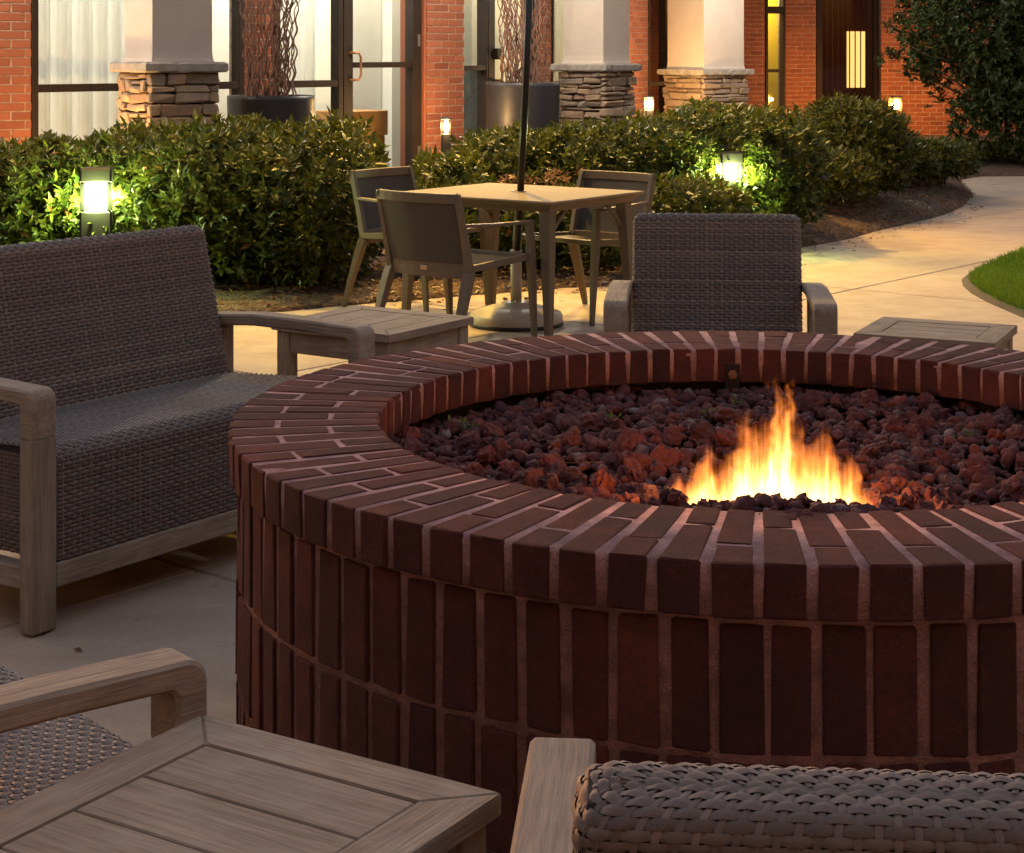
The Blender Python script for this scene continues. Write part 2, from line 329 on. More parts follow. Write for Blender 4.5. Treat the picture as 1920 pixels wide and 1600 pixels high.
# concrete slabs laid on a turned grid with open joints
E1 = Vector((.77, -.638)); E2 = Vector((.638, .77))
patio = tag(link('patio', None), kind='structure')
mb = MB(); mb.box(-7, 12, .3, 24, -.085, -.03); part('joint_bed', mb, M['joint'], patio)
rows = [3.25 + 2.15 * k for k in range(-3, 10)]
offs = {0: -3.84, 1: -4.6, 2: -5.9, 3: -5.3, 4: -5.05}
for k in range(len(rows) - 1):
    n0, n1 = rows[k], rows[k + 1]
    if k - 3 >= 3: base, st = -5.3 + .55 * (k - 6), 2.6
    else: base, st = {0: -4.4, 1: -3.0, 2: -3.84, 3: -4.6, 4: -5.9, 5: -4.9}.get(k, -4), 2.15
    if k == 5: base = -5.3
    for j in range(-6, 8):
        m0, m1 = base + st * j, base + st * (j + 1); g = .0045
        pts = [E1 * a + E2 * b for a, b in ((m0 + g, n0 + g), (m1 - g, n0 + g), (m1 - g, n1 - g), (m0 + g, n1 - g))]
        cx = sum(p.x for p in pts) / 4; cyy = sum(p.y for p in pts) / 4
        if not (-4.5 < cx < 9.5 and .6 < cyy < 23): continue
        mb = MB(); c = .006; q = [E1 * a + E2 * b for a, b in ((m0 + g + c, n0 + g + c), (m1 - g - c, n0 + g + c), (m1 - g - c, n1 - g - c), (m0 + g + c, n1 - g - c))]
        v = [(p.x, p.y, -.04) for p in pts] + [(p.x, p.y, -c) for p in pts] + [(p.x, p.y, 0) for p in q]
        f = [(8, 9, 10, 11)] + [(o + i, o + (i + 1) % 4, o + 4 + (i + 1) % 4, o + 4 + i) for o in (0, 4) for i in range(4)]
        mb.add(v, f); part('slab', mb, M['conc'], patio)

# planting bed behind a curved edge
bed_px = [(-420, 640), (0, 602), (330, 594), (440, 590), (530, 585), (660, 573), (724, 568), (819, 560), (1012, 545), (1056, 541), (1176, 537), (1330, 505), (1492, 467), (1555, 456), (1600, 447), (1635, 436), (1695, 422), (1745, 411), (1780, 400), (1805, 388), (1816, 377)]
bed = [Wp(x, y) for x, y in bed_px] + [Vector((4.72, 18.0, 0)), Vector((4.9, 19.2, 0)), Vector((5.15, 20.2, 0)), Vector((5.5, 20.75, 0)), Vector((6.2, 20.8, 0)), Vector((9.5, 20.4, 0)), Vector((16, 20, 0))]
bed.insert(0, Vector((-9, 9.6, 0)))
xs = []; 
for a, b in zip(bed, bed[1:]):
    n = max(1, int((b - a).length / .09))
    for i in range(n): xs.append(a.lerp(b, i / n))
def bed_edge(x):
    for a, b in zip(xs, xs[1:]):
        if a.x <= x <= b.x + 1e-6 and b.x > a.x: return a.y + (b.y - a.y) * (x - a.x) / (b.x - a.x)
    return 1e9
dl = [0, .02, .06, .12, .2, .3, .45, .65, .9, 1.2, 1.6, 2.1, 3, 4.2, 6, 9, 14, 20]
def bed_z(x, y, d):
    e = .035 * (1 - math.exp(-d / .07)); return zg(y) * min(1, d / 1.6) + e + .05 * min(1, d / .5) * (mnoise.noise((x * 2.1, y * 2.1, 0)) * .5 + mnoise.noise((x * 9, y * 9, 3)) * .35)
V = []; F = []
for i, p in enumerate(xs):
    for d in dl:
        x, y = p.x + .015 * mnoise.noise((p.x * 14, p.y * 14, 1)), p.y + d + .02 * mnoise.noise((p.x * 11, p.y * 11, 5)); V.append((x, y, bed_z(x, y, d) if d else -.02))
K = len(dl)
for i in range(len(xs) - 1):
    for k in range(K - 1): F.append((i * K + k, (i + 1) * K + k, (i + 1) * K + k + 1, i * K + k + 1))
o = link('planting_bed', np_mesh('planting_bed', np.array(V), np.array(F), M['mulch'], True)); tag(o, kind='structure')

def leaves_mesh(P, D, U, L, Wd, bend=.25):
    """P base, D direction, U side-up normal arrays -> V,F (4 tris each)"""
    D = D / np.linalg.norm(D, axis=1, keepdims=True); S = np.cross(D, U); S /= (np.linalg.norm(S, axis=1, keepdims=True) + 1e-9); N = np.cross(S, D)
    L = L[:, None]; Wd = Wd[:, None]
    v0 = P; mid = P + D * L * .48 - N * L * bend * .10; l = P + D * L * .45 + S * Wd * .5 + N * Wd * .16; r = P + D * L * .45 - S * Wd * .5 + N * Wd * .16; tip = P + D * L - N * L * bend * .55
    V = np.stack([v0, l, mid, r, tip], 1).reshape(-1, 3); n = len(P); b = np.arange(n)[:, None] * 5
    F = np.stack([b + np.array([0, 1, 2]), b + np.array([0, 2, 3]), b + np.array([1, 4, 2]), b + np.array([2, 4, 3])], 1).reshape(-1, 3)
    return V, F
def unit(a): return a / (np.linalg.norm(a, axis=1, keepdims=True) + 1e-9)

# loose leaves and bark pieces on the mulch
n = 9000; P = []
while len(P) < n:
    x = random.uniform(-2.4, 5.6); e = bed_edge(x); d = random.random() ** 1.5 * 2.6 + .015; y = e + d
    if y < 24: P.append((x, y, bed_z(x, y, d) + .006))
for k in range(260):
    x = random.uniform(-2.4, 4.5); e = bed_edge(x); y = e - abs(random.gauss(0, .35)) - .03; P.append((x, y, .004))
for k in range(70): P.append((random.uniform(-1.6, 3.2), random.uniform(2.6, 10), .004))
n = len(P)
P = np.array(P); D = unit(np.c_[rng.normal(size=(n, 2)), rng.normal(0, .22, n)]); U = unit(np.c_[rng.normal(0, .35, (n, 2)), np.ones(n)])
V, F = leaves_mesh(P, D, U, rng.uniform(.02, .065, n), rng.uniform(.007, .024, n))
tag(link('leaf_litter', np_mesh('leaf_litter', V, F, M['chip'])), 'dry brown leaves and bark pieces scattered over the planting bed', 'leaf litter', kind='stuff')

# lawn
lawn_px = [(1920, 470), (1855, 497), (1822, 512), (1807, 525), (1810, 537), (1825, 550), (1855, 567), (1920, 595)]
lw = [Vector((9, 17, 0)), Vector((5.6, 15.6, 0)), Vector((4.6, 14.2, 0))] + [Wp(x, y) for x, y in lawn_px] + [Vector((3.0, 8.9, 0)), Vector((3.7, 8.1, 0)), Vector((6, 7.4, 0)), Vector((9, 7, 0))]
V = []; F = []; ly = []
for a, b in zip(lw, lw[1:]):
    n = max(1, int((b - a).length / .1))
    for i in range(n): ly.append(a.lerp(b, i / n))
dl2 = [0, .015, .05, .1, .4, 1, 2, 4, 8, 14]
for p in ly:
    for d in dl2: V.append((p.x + d, p.y, -.03 if d == 0 else (.006 if d < .06 else .02 + .012 * mnoise.noise((p.x + d, p.y, 0)))))
K = len(dl2)
for i in range(len(ly) - 1):
    for k in range(K - 1): F.append((i * K + k, (i + 1) * K + k, (i + 1) * K + k + 1, i * K + k + 1))
Ve = [(p.x + dx, p.y, z) for p in ly for dx, z in ((-.022, -.012), (-.012, .004), (.05, .010))]; Fe = [(i * 3 + k, i * 3 + 3 + k, i * 3 + 4 + k, i * 3 + 1 + k) for i in range(len(ly) - 1) for k in range(2)]
tag(link('lawn_edge', np_mesh('lawn_edge', np.array(Ve), np.array(Fe), M['soil'], True)), kind='structure')
tag(link('lawn', np_mesh('lawn', np.array(V), np.array(F), M['lawn'], True)), kind='structure')
P = []
while len(P) < 36000:
    i = random.randrange(len(ly)); p = ly[i]; d = .05 + random.random() ** 1.4 * 2.6
    if 8.4 < p.y < 15.5 and p.x + d < .32 * p.y + .6: P.append((p.x + d, p.y + random.uniform(-.05, .05), .012))
P = np.array(P); n = len(P); D = unit(np.c_[rng.normal(0, .45, (n, 2)), np.ones(n)]); U = unit(rng.normal(size=(n, 3)))
V, F = leaves_mesh(P, D, U, rng.uniform(.025, .06, n), rng.uniform(.003, .006, n), .5)
tag(link('grass', np_mesh('grass', V, F, M['grass'])), 'short green lawn grass beside the curved path', 'grass', kind='stuff')

# ------------------------------------------------------------------ building
class Facade:
    def __init__(s, pxa, ya, pxb, yb):
        s.A = Vector((xat(pxa, ya), ya)); s.B = Vector((xat(pxb, yb), yb)); s.L = (s.B - s.A).length; s.t = (s.B - s.A) / s.L; s.n = Vector((s.t.y, -s.t.x)); s.ang = math.atan2(s.t.y, s.t.x)
    def s_(s, px):
        k = (px - 960) / FPX; return (k * s.A.y - s.A.x) / (s.t.x - k * s.t.y)
    def sd(s, px, d):
        k = (px - 960) / FPX; a = s.A + s.n * d; return (k * a.y - a.x) / (s.t.x - k * s.t.y)
    def P(s, u, d, z): q = s.A + s.t * u + s.n * d; return (q.x, q.y, z)
    def y_(s, px): return (s.A + s.t * s.s_(px)).y
    def z_(s, px, py): return zat(py, s.y_(px))
    def fn(s): return lambda x, y, z: s.P(x, y, z)
    def box(s, mb, u0, u1, d0, d1, z0, z1): mb.box(u0, u1, d0, d1, z0, z1, s.fn()); return mb
FZ = .15; ZT = 3.3
_brick_mesh = {}
def brick_piece(w):
    k = round(w, 2)
    if k not in _brick_mesh:
        b = MB(); b.cbox(-k / 2, k / 2, 0, .03, -.0285, .0285, .003, None, .0012); _brick_mesh[k] = b.mesh('brick', M['fbrick'])
    return _brick_mesh[k]
def brick_wall(fc, parent, u0, u1, z0, z1, d=0.0, show=lambda u, z: True, depth=.2):
    """mortar backing plus single bricks in running bond (bricks out of view joined)"""
    b = MB(); fc.box(b, u0 + .002, u1 - .002, d - depth, d, z0, z1); w = part('wall', b, M['fmortar'], parent, world=True)
    rest = MB(); zz = z0 + .034; row = 0; off = parent.location
    while zz < z1:
        u = u0 - (0.107 if row % 2 else 0)
        while u < u1 - .02:
            a, e = max(u, u0), min(u + .203, u1)
            if e - a > .03:
                uc = (a + e) / 2; me = brick_piece(e - a - .0005)
                dd = d - .024 + random.uniform(-.0015, .002)
                if show(uc, zz):
                    p = fc.P(uc, dd, zz)
                    o = link('brick', me, w, (p[0] - off.x, p[1] - off.y, p[2] - off.z), (0, random.uniform(-.004, .004), fc.ang + math.pi))
                else: rest.cbox(a, e, dd, dd + .03, zz - .0285, zz + .0285, .003, fc.fn())
            u += .2135
        zz += .0677; row += 1
    if rest.v: part('brick_courses', rest, M['fbrick'], w, world=False, kind='stuff').location = -off
    return w
def bpart(name, fc, parent, mat, u0, u1, d0, d1, z0, z1):
    b = MB(); b.cbox(u0, u1, d0, d1, z0, z1, .003, fc.fn()); return part(name, b, mat, parent, world=True)
def curtain(fc, parent, u0, u1, z0, z1, d=-.28):
    V = []; F = []; n = int((u1 - u0) / .012); ph = random.random() * 9
    for i in range(n + 1):
        u = u0 + (u1 - u0) * i / n; dd = d + .028 * math.sin(u * 42 + ph + 2.2 * math.sin(u * 5.3 + ph)) + .012 * math.sin(u * 97 + ph)
        for z in (z0, (z0 + z1) / 2, z1): V.append(fc.P(u, dd + (.006 * math.sin(u * 60) if z == z0 else 0), z))
    for i in range(n):
        for k in range(2): F.append((i * 3 + k, (i + 1) * 3 + k, (i + 1) * 3 + k + 1, i * 3 + k + 1))
    b = MB(); b.add(V, F); return part('curtain', b, M['curtain'], parent, True, True)
def pane(fc, parent, u0, u1, z0, z1, d=-.03, mat='glass'):
    b = MB(); fc.box(b, u0, u1, d - .006, d, z0, z1); return part('pane', b, M[mat], parent, world=True)
def room_light(name, parent, loc, size, power, col, rot=(0, 0, 0)):
    li = bpy.data.lights.new(name, 'AREA'); li.energy = power; li.color = col; li.shape = 'RECTANGLE'; li.size, li.size_y = size
    o = bpy.data.objects.new(name, li); COL.objects.link(o); o.parent = parent; o.location = Vector(loc) - parent.location; o.rotation_euler = rot; return o

F1 = Facade(58, 13.3, 790, 16.3)
F0 = Facade(-260, 12.75, 58, 13.3)
F2 = Facade(862, 16.75, 1397, 26.5)
FP = Facade(790, 16.3, 862, 16.75)
F3 = Facade(1397, 26.5, 1650, 27.6)
F4 = Facade(1652, 27.2, 2300, 26.9)
hotel = thing('hotel_building', 'red brick building with tall lit windows and dark bronze doors behind the hedge', 'building', (-.8, 16.2, 0))
wing = thing('hotel_wing', 'far brick wing with a narrow yellow doorway and barred dark window', 'building', (5.6, 27.3, 0))
# left pier
brick_wall(F0, hotel, 0, F0.L, 0, ZT, 0, lambda u, z: .5 < z < 1.95 and u > F0.s_(-30))
# pillar beside the door, with its return towards the door
brick_wall(FP, hotel, .02, FP.L, FZ, ZT, .05, lambda u, z: .35 < z < 2.05, .3)
bpart('brick_return', FP, hotel, M['fbrick'], -.012, .018, -.25, .045, FZ, ZT)

def glazing(name, fc, px0, px1, rails, mull=(), mat='glass', fw=.055, with_pane=True):
    """window frame in px columns: outer stiles, rails (py at px0 / thickness)"""
    u0, u1 = fc.s_(px0), fc.s_(px1); w = link(name, None, hotel if fc in (F1, F2, FP) else wing)
    off = w.parent.location
    def bp(nm, *a):
        b = MB(); b.cbox(*a, .003, fc.fn()); return link(nm, b.mesh(nm, M['bronze'], False, off), w)
    bp('stile', u0, u0 + fw, -.09, .02, FZ, ZT); bp('stile', u1 - fw, u1, -.09, .02, FZ, ZT)
    for z, h in rails: bp('rail', u0 + fw + .001, u1 - fw - .001, -.08, .015, z - h / 2, z + h / 2)
    bp('rail', u0 + fw + .001, u1 - fw - .001, -.08, .018, FZ, FZ + .12)
    if with_pane:
        b = MB(); fc.box(b, u0 + fw * .5, u1 - fw * .5, -.036, -.03, FZ + .1, ZT); link('pane', b.mesh('pane', M[mat], False, off), w)
    return w
zr = F1.z_(150, 165)
glazing('window', F1, 58, 456, [(zr, .06)])
curtain(F1, hotel, F1.s_(62), F1.s_(300), FZ + .03, ZT); curtain(F1, hotel, F1.s_(302), F1.s_(440), FZ + .03, ZT, -.33)
brick_wall(F1, hotel, F1.s_(457), F1.s_(513), FZ, ZT, .0, lambda u, z: .9 < z < 2.0)
glazing('window', F1, 514, 641, [(F1.z_(560, 158), .06)])
curtain(F1, hotel, F1.s_(560), F1.s_(628), FZ + .03, ZT)
# door with pull handle, hinges, push bar
door = glazing('door', F1, 642, 788, [(F1.z_(700, 122), .05)], fw=.11)
off = hotel.location; dc = door
def dpart(nm, b, mat, sm=True): return link(nm, b.mesh(nm, M[mat], sm, off), dc)
uh = F1.s_(651); zt, zb = F1.z_(655, 99), F1.z_(655, 150)
b = MB(); b.tube([F1.P(uh, .0, zt), F1.P(uh + .02, .05, zt), F1.P(uh + .08, .065, zt - .002), F1.P(uh + .1, .07, zt - .04), F1.P(uh + .1, .07, zb + .04), F1.P(uh + .08, .065, zb + .002), F1.P(uh + .02, .05, zb), F1.P(uh, .0, zb)], .012, 8); dpart('pull_handle', b, 'copper')
for py in (76, 285):
    b = MB(); u = F1.s_(784); z = F1.z_(784, py); F1.box(b, u - .03, u, .021, .03, z - .055, z + .055); dpart('hinge', b, 'steel', False)
b = MB(); F1.box(b, F1.s_(655), F1.s_(772), -.014, .02, FZ, FZ + .26); dpart('kick_rail', b, 'bronze', False)
# inside the lobby
b = MB(); F1.box(b, -.5, F1.s_(500), -1.9, -1.8, FZ, ZT + .2); part('interior_wall', b, M['inwall'], hotel, world=True)
b = MB(); F1.box(b, F1.s_(500), 6.05, -1.35, -1.25, FZ, ZT + .2); part('interior_wall', b, M['inwall'], hotel, world=True)
b = MB(); F1.box(b, -.5, F1.L + .6, -1.9, -.1, FZ - .06, FZ); part('interior_floor', b, M['infloor'], hotel, world=True)
b = MB(); F1.box(b, F1.sd(722, -1.2), F1.sd(722, -1.2) + .5, -1.24, -1.1, FZ, ZT); part('interior_partition', b, M['inwall'], hotel, world=True)
tb = thing('lobby_bench', 'boxy oak bench inside the glass door', 'bench', F1.P(F1.s_(700), -.7, FZ))
yb_ = F1.y_(690) + .5
b = MB(); b.cbox(F1.sd(640, -.6), F1.sd(728, -.6), -1.0, -.6, zat(258, yb_), zat(210, yb_), .006, F1.fn()); part('box', b, M['oak'], tb, world=True)
b = MB(); b.cbox(F1.sd(646, -.64), F1.sd(722, -.64), -.98, -.64, FZ, zat(259, yb_), .004, F1.fn()); part('plinth', b, M['oak'], tb, world=True)
room_light('lobby_ceiling_light', hotel, F1.P(F1.s_(280), -1.05, 3.1), (3.0, .9), 13, (1, 1, .96), (0, 0, F1.ang))
room_light('lobby_ceiling_light', hotel, F1.P(F1.s_(690) - .3, -.7, 3.1), (1.6, .7), 12.5, (1, .97, .88), (0, 0, F1.ang))
# second run of glazing
def hg2(px0, px1, rails, mat='glass', fw=.07): return glazing('window', F2, px0, px1, rails, mat=mat, fw=fw)
zr2 = F2.z_(885, 128)
glazing('window', F2, 862.5, 912, [(zr2, .05)], fw=.03)
d2 = glazing('door', F2, 913, 1008, [], fw=.16); dc = d2
uh = F2.s_(926); zt, zb = F2.z_(926, 108), F2.z_(926, 151)
b = MB(); b.tube([F2.P(uh, .0, zt), F2.P(uh, .07, zt), F2.P(uh, .09, zt - .03), F2.P(uh, .09, zb + .03), F2.P(uh, .07, zb), F2.P(uh, 0, zb)], .014, 8); dpart('pull_handle', b, 'copper')
b = MB(); F2.box(b, uh - .04, uh + .06, .021, .06, zt - .02, zt + .09); dpart('lock_box', b, 'bronze', False)
brick_wall(F2, hotel, F2.s_(1009), F2.s_(1033), FZ, ZT, .0, lambda u, z: 1.0 < z < 2.15)
glazing('window', F2, 1033.5, 1174, [(F2.z_(1050, 158), .06)], fw=.05)
curtain(F2, hotel, F2.s_(1036), F2.s_(1100), FZ, ZT, -.2)
brick_wall(F2, hotel, F2.s_(1174.5), F2.s_(1214.5), FZ, ZT, .0, lambda u, z: .6 < z < 2.2)
glazing('window', F2, 1215, 1330, [(F2.z_(1232, 157), .06)], fw=.05, mat='dglass')
curtain(F2, hotel, F2.s_(1216), F2.s_(1226), FZ, ZT, -.16)
brick_wall(F2, hotel, F2.s_(1331), F2.L, FZ, ZT, .0, lambda u, z: False)
b = MB(); F2.box(b, 1.75, F2.s_(1210), -1.0, -.9, FZ, ZT + .2); part('interior_wall', b, M['inwall'], hotel, world=True)
b = MB(); F2.box(b, 0, F2.L, -.9, -.1, FZ - .06, FZ); part('interior_floor', b, M['infloor'], hotel, world=True)
room_light('corridor_light', hotel, F2.P(F2.s_(985), -.48, 3.1), (4.2, .5), 14, (1, .92, .70), (0, 0, F2.ang))
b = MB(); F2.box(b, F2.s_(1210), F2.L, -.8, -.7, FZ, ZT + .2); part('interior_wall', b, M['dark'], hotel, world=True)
tb = thing('lobby_chair', 'dark high-backed chair just inside the glass beside the brick pillar', 'chair', F2.P(F2.sd(874, -.35), -.35, FZ))
b = MB(); q = F2.P(F2.sd(874, -.35), -.35, 0); yq = q[1]; xq = xat(874, yq)
b.add([(xq + a + (.12 * s_), yq + c, z) for z, s_ in ((FZ + .42, 1), (zat(132, yq), 0)) for a, c in ((-.1, 0), (.16, .12), (.12, .2), (-.14, .08))], [(0, 1, 5, 4), (1, 2, 6, 5), (2, 3, 7, 6), (3, 0, 4, 7), (4, 5, 6, 7), (3, 2, 1, 0)]); part('backrest', b, M['chairdk'], tb, world=True)
b = MB(); b.cbox(xq - .1, xq + .35, yq - .45, yq + .1, FZ + .3, FZ + .42, .02); part('seat', b, M['chairdk'], tb, world=True)
for a, c in ((-.08, -.42), (.3, -.42), (-.08, .05), (.3, .05)):
    b = MB(); b.tube([(xq + a, yq + c, FZ), (xq + a, yq + c, FZ + .3)], .018, 6); part('leg', b, M['bronze'], tb, world=True)
# wing: brick, narrow doorway, dark window, frontal wall
vis = lambda u, z: .5 < z < 2.3
brick_wall(F3, wing, 0, F3.s_(1434), 0, ZT + .3, .0, vis)
w = glazing('door', F3, 1434.5, 1472, [(F3.z_(1450, 133), .05), (F3.z_(1450, 19), .11)], fw=.045)
brick_wall(F3, wing, F3.s_(1472.5), F3.s_(1530), 0, ZT + .3, .0, vis)
glazing('window', F3, 1530.5, 1650, [], mat='dglass', fw=.10)
b = MB(); F3.box(b, F3.sd(1405, -.8), F3.sd(1490, -.8), -.9, -.8, 0, 2.9); part('interior_wall', b, M['yellowwall'], wing, world=True)
room_light('doorway_light', wing, F3.P(F3.s_(1453), -.45, 2.7), (.3, .3), 10, (1, .8, .4), (0, 0, F3.ang))
# behind the dark window: brick wall and glowing panel standing in for its reflection
b = MB(); F3.box(b, F3.sd(1500, -1.2), F3.sd(1690, -1.2), -1.3, -1.2, 0, 2.9); part('reflection_wall', b, M['fbrick'], wing, world=True)
il = m_emit('reflection_glow', (1, .74, .20), .62)
b = MB(); F3.box(b, F3.sd(1588, -1.19), F3.sd(1622, -1.19), -1.195, -1.19, F3.z_(1600, 168), F3.z_(1600, 57)); part('reflection_glow', b, il, wing, world=True)
for k in range(11):
    u = F3.sd(1541 + k * 10.4, -.29); b = MB(); F3.box(b, u - .0045, u + .0045, -.30, -.28, 0, 2.9); part('window_bar', b, M['blind'], wing, world=True)
brick_wall(F4, wing, 0, 3.2, 0, ZT + .3, .0, lambda u, z: z < 2.3 and u < 1.45)
# porch roof carried by the columns
b = MB(); b.add([(-9, 8.8 + 2.2, 3.3), (-2.2, 11.4, 3.3), (2.6, 17.2, 3.3), (5.2, 26.2, 3.3), (3, 30, 3.3), (-9, 30, 3.3)], [(0, 1, 2, 3, 4, 5)]); b.add([(-9, 11, 3.6), (-2.2, 11.4, 3.6), (2.6, 17.2, 3.6), (5.2, 26.2, 3.6), (3, 30, 3.6), (-9, 30, 3.6)], [(0, 1, 2, 3, 4, 5)])
for i in range(6): b.f.append((i, (i + 1) % 6, 6 + (i + 1) % 6, 6 + i)); b.m.append(0)
part('porch_roof', b, M['roofm'], hotel, world=True)

# ------------------------------------------------------------------ unseen blocks added behind and beside the viewer to cut off low sky light
def sky_block(label, x0, x1, y0, y1, h):
    t = thing('sky_blocker', label, 'building', ((x0 + x1) / 2, (y0 + y1) / 2, 0))
    b = MB(); b.box(x0, x1, y0, y1, -.05, h); part('wall', b, M['plaster'], t, world=True)
    b = MB(); b.cbox(x0 - .4, x1 + .4, y0 - .4, y1 + .4, h + .002, h + .35, .05); part('roof', b, M['roofm'], t, world=True)
    # windows towards the court
    n = max(2, int(max(x1 - x0, y1 - y0) / 3.2))
    for k in range(n):
        for z in (1.0, 4.2):
            if x1 - x0 > y1 - y0: c = x0 + (k + .5) * (x1 - x0) / n; b = MB(); b.cbox(c - .6, c + .6, y1 - .05, y1 + .04, z, z + 1.5, .01)
            else:
                f = x1 if x1 < 0 else x0; c = y0 + (k + .5) * (y1 - y0) / n; b = MB(); b.cbox(f - .04, f + .04, c - .6, c + .6, z, z + 1.5, .01)
            part('window', b, M['bronze'], t, world=True)
sky_block('added unseen block behind the viewer cutting off the low sky', -14, 16, -10, -5.2, 7.2)
sky_block('added unseen block on the left cutting off the low sky', -14, -9.6, -5, 7.4, 7.2)
sky_block('added unseen block on the right cutting off the low sky', 12.5, 17, -5, 15, 7.2)

# ------------------------------------------------------------------ stone columns
def column(label, px, y, s, phi, py_cap, cap_h=.075):
    X = xat(px, y); zc = zat(py_cap, y - s * .5); t = thing('stone_column', label, 'column', (X, y, 0), phi, 'porch columns')
    h = s / 2; base = zc - cap_h
    b = MB(); b.box(-h + .04, h - .04, -h + .04, h - .04, 0, base); part('core', b, M['dark'], t)
    g = h - .035                                     # stucco shaft, slightly flared at the foot
    b = MB(); rings = [(g + .012, zc + .002), (g + .004, zc + .03), (g, zc + .08), (g, 3.3)]
    b.add([(sx * r, sy * r, z) for r, z in rings for sx, sy in ((-1, -1), (1, -1), (1, 1), (-1, 1))], [(4 * i + j, 4 * i + (j + 1) % 4, 4 * i + 4 + (j + 1) % 4, 4 * i + 4 + j) for i in range(3) for j in range(4)]); part('shaft', b, M['stucco'], t)
    e = h + .055
    b = MB(); n = 14; vs = []; rn = random.Random(px)
    ring = [(-e + 2 * e * i / n, -e) for i in range(n)] + [(e, -e + 2 * e * i / n) for i in range(n)] + [(e - 2 * e * i / n, e) for i in range(n)] + [(-e, e - 2 * e * i / n) for i in range(n)]
    for z, ins in ((base + .001, .012), (base + .015, 0), (zc - .012, 0), (zc, .014)):
        for x, yy in ring: 
            k = 1 - ins / e + rn.uniform(-.012, .012); vs.append((x * k, yy * k, z + rn.uniform(-.003, .003)))
    m = len(ring); b.add(vs, [(r * m + j, r * m + (j + 1) % m, (r + 1) * m + (j + 1) % m, (r + 1) * m + j) for r in range(3) for j in range(m)] + [tuple(range(3 * m, 4 * m)), tuple(reversed(range(m)))]); part('cap', b, M['capstone'], t)
    for fi in range(4):
        a = fi * math.pi / 2; wdt = s + (.02 if fi % 2 == 0 else -.075); z = base; rn = random.Random(int(px) * 7 + fi)
        while z > .02:
            hh = rn.choice((.038, .05, .062, .075, .095)); hh = min(hh, z)
            u = -wdt / 2
            while u < wdt / 2 - .02:
                l = rn.choice((.09, .14, .2, .27, .33)); l = min(l, wdt / 2 - u)
                if wdt / 2 - (u + l) < .06: l = wdt / 2 - u
                split = rn.random() < .22 and hh > .09
                for (z0, z1) in (((z - hh, z - hh * .52), (z - hh * .5, z)) if split else ((z - hh, z),)):
                    b = MB(); pr = rn.uniform(-.004, .030)
                    b.cbox(u + .004, u + l - .004, -h - pr, -h + .05, z0 + .004, z1 - .004, .010, None, .009, rn)
                    ca, sa = math.cos(a), math.sin(a); b.v = [(x * ca - yy * sa, x * sa + yy * ca, zz) for x, yy, zz in b.v]
                    part('stone', b, M['stone'], t)
                u += l
            z -= hh
    return t
column('stone and stucco column nearest the sofa hedge, shaded on its wide right face', 316, 12.9, .54, R(36), 117)
column('stone and stucco column between the second planter and the brick wall', 1118, 17.3, .54, R(54), 120)
column('wide stone and stucco column farthest to the right, all faces lit', 1323, 22.0, .74, R(36), 130)

# ------------------------------------------------------------------ planters with curly branches
def planter(label, px, y, dia_px, py_top, nb, hb):
    X = xat(px, y); r = dia_px * y / FPX / 2; zt = zat(py_top, y - r); t = thing('planter', label, 'planter', (X, y, FZ), 0, 'round planters on the porch'); H = zt - FZ
    b = MB(); b.lathe([(r * .93, 0), (r * .97, H * .5), (r, H - .03), (r * 1.0, H), (r * .95, H), (r * .93, H - .06), (0.001, H - .06)], 40); part('pot', b, M['planter'], t, True)
    rn = random.Random(px)
    for i in range(nb):
        a = rn.uniform(0, 6.28); rr = r * .62 * math.sqrt(rn.random()); p = Vector((rr * math.cos(a), rr * math.sin(a), H - .08)); pts = []
        hgt = rn.uniform(.75, 1.15) * hb; lean = Vector((math.cos(a), math.sin(a), 0)) * rn.uniform(.0, .22); ph = rn.uniform(0, 6.28); ph2 = rn.uniform(0, 6.28); fr = rn.uniform(11, 19); amp = rn.uniform(.006, .017)
        n = 34
        for k in range(n + 1):
            z = hgt * k / n; w = min(1, z * 5)
            pts.append(p + lean * (z * z * .45) + Vector((amp * w * math.sin(z * fr + ph) + .012 * math.sin(z * 37 + ph2), amp * w * math.cos(z * fr * .83 + ph2), z)))
        b = MB(); b.tube(pts, [rn.uniform(.0065, .0095) * (1 - .55 * k / n) for k in range(n + 1)], 5); part('branch', b, M['twig'], t, True)
    return t
planter('black round planter of curly branches between the left column and the door', 508, 13.9, 163, 181, 46, 1.25)
planter('dark round planter of curly branches behind the umbrella pole', 980, 16.35, 140, 156, 40, 1.3)

# ------------------------------------------------------------------ lamps under the porch roof and bollards
def lamp_light(parent, name, loc, energy, col, rad=.05):
    li = bpy.data.lights.new(name, 'POINT'); li.energy = energy; li.color = col; li.shadow_soft_size = rad
    o = bpy.data.objects.new(name, li); COL.objects.link(o); o.parent = parent; o.location = loc; return o
def porch_lamp(label, loc, energy, col):
    t = thing('porch_lamp', label, 'lamp', loc, 0, 'lamps hung under the porch roof')
    b = MB(); b.tube([(0, 0, .30), (0, 0, 3.3 - loc[2])], .012, 6); part('stem', b, M['bronze'], t)
    b = MB(); b.lathe([(.001, .3), (.05, .3), (.16, .16), (.165, .15), (.15, .15), (.045, .28), (.001, .28)], 20); part('shade', b, M['bronze'], t, True)
    b = MB(); b.lathe([(.001, .2), (.035, .19), (.045, .16), (.035, .13), (.001, .12)], 12); part('bulb', b, m_emit('porch_bulb', col, 12), t, True)
    lamp_light(t, 'lamp_light', (0, 0, .05), energy, col, .07)
WARM = (1, .56, .20); SOFT = (1, .90, .76)
porch_lamp('hanging porch lamp above the glass door', (.05, 15.0, 2.75), 30, SOFT)
porch_lamp('hanging porch lamp above the left windows', (-4.35, 11.9, 2.7), 31, SOFT)
porch_lamp('hanging porch lamp near the far end of the porch', (2.95, 20.2, 2.75), 25, SOFT)
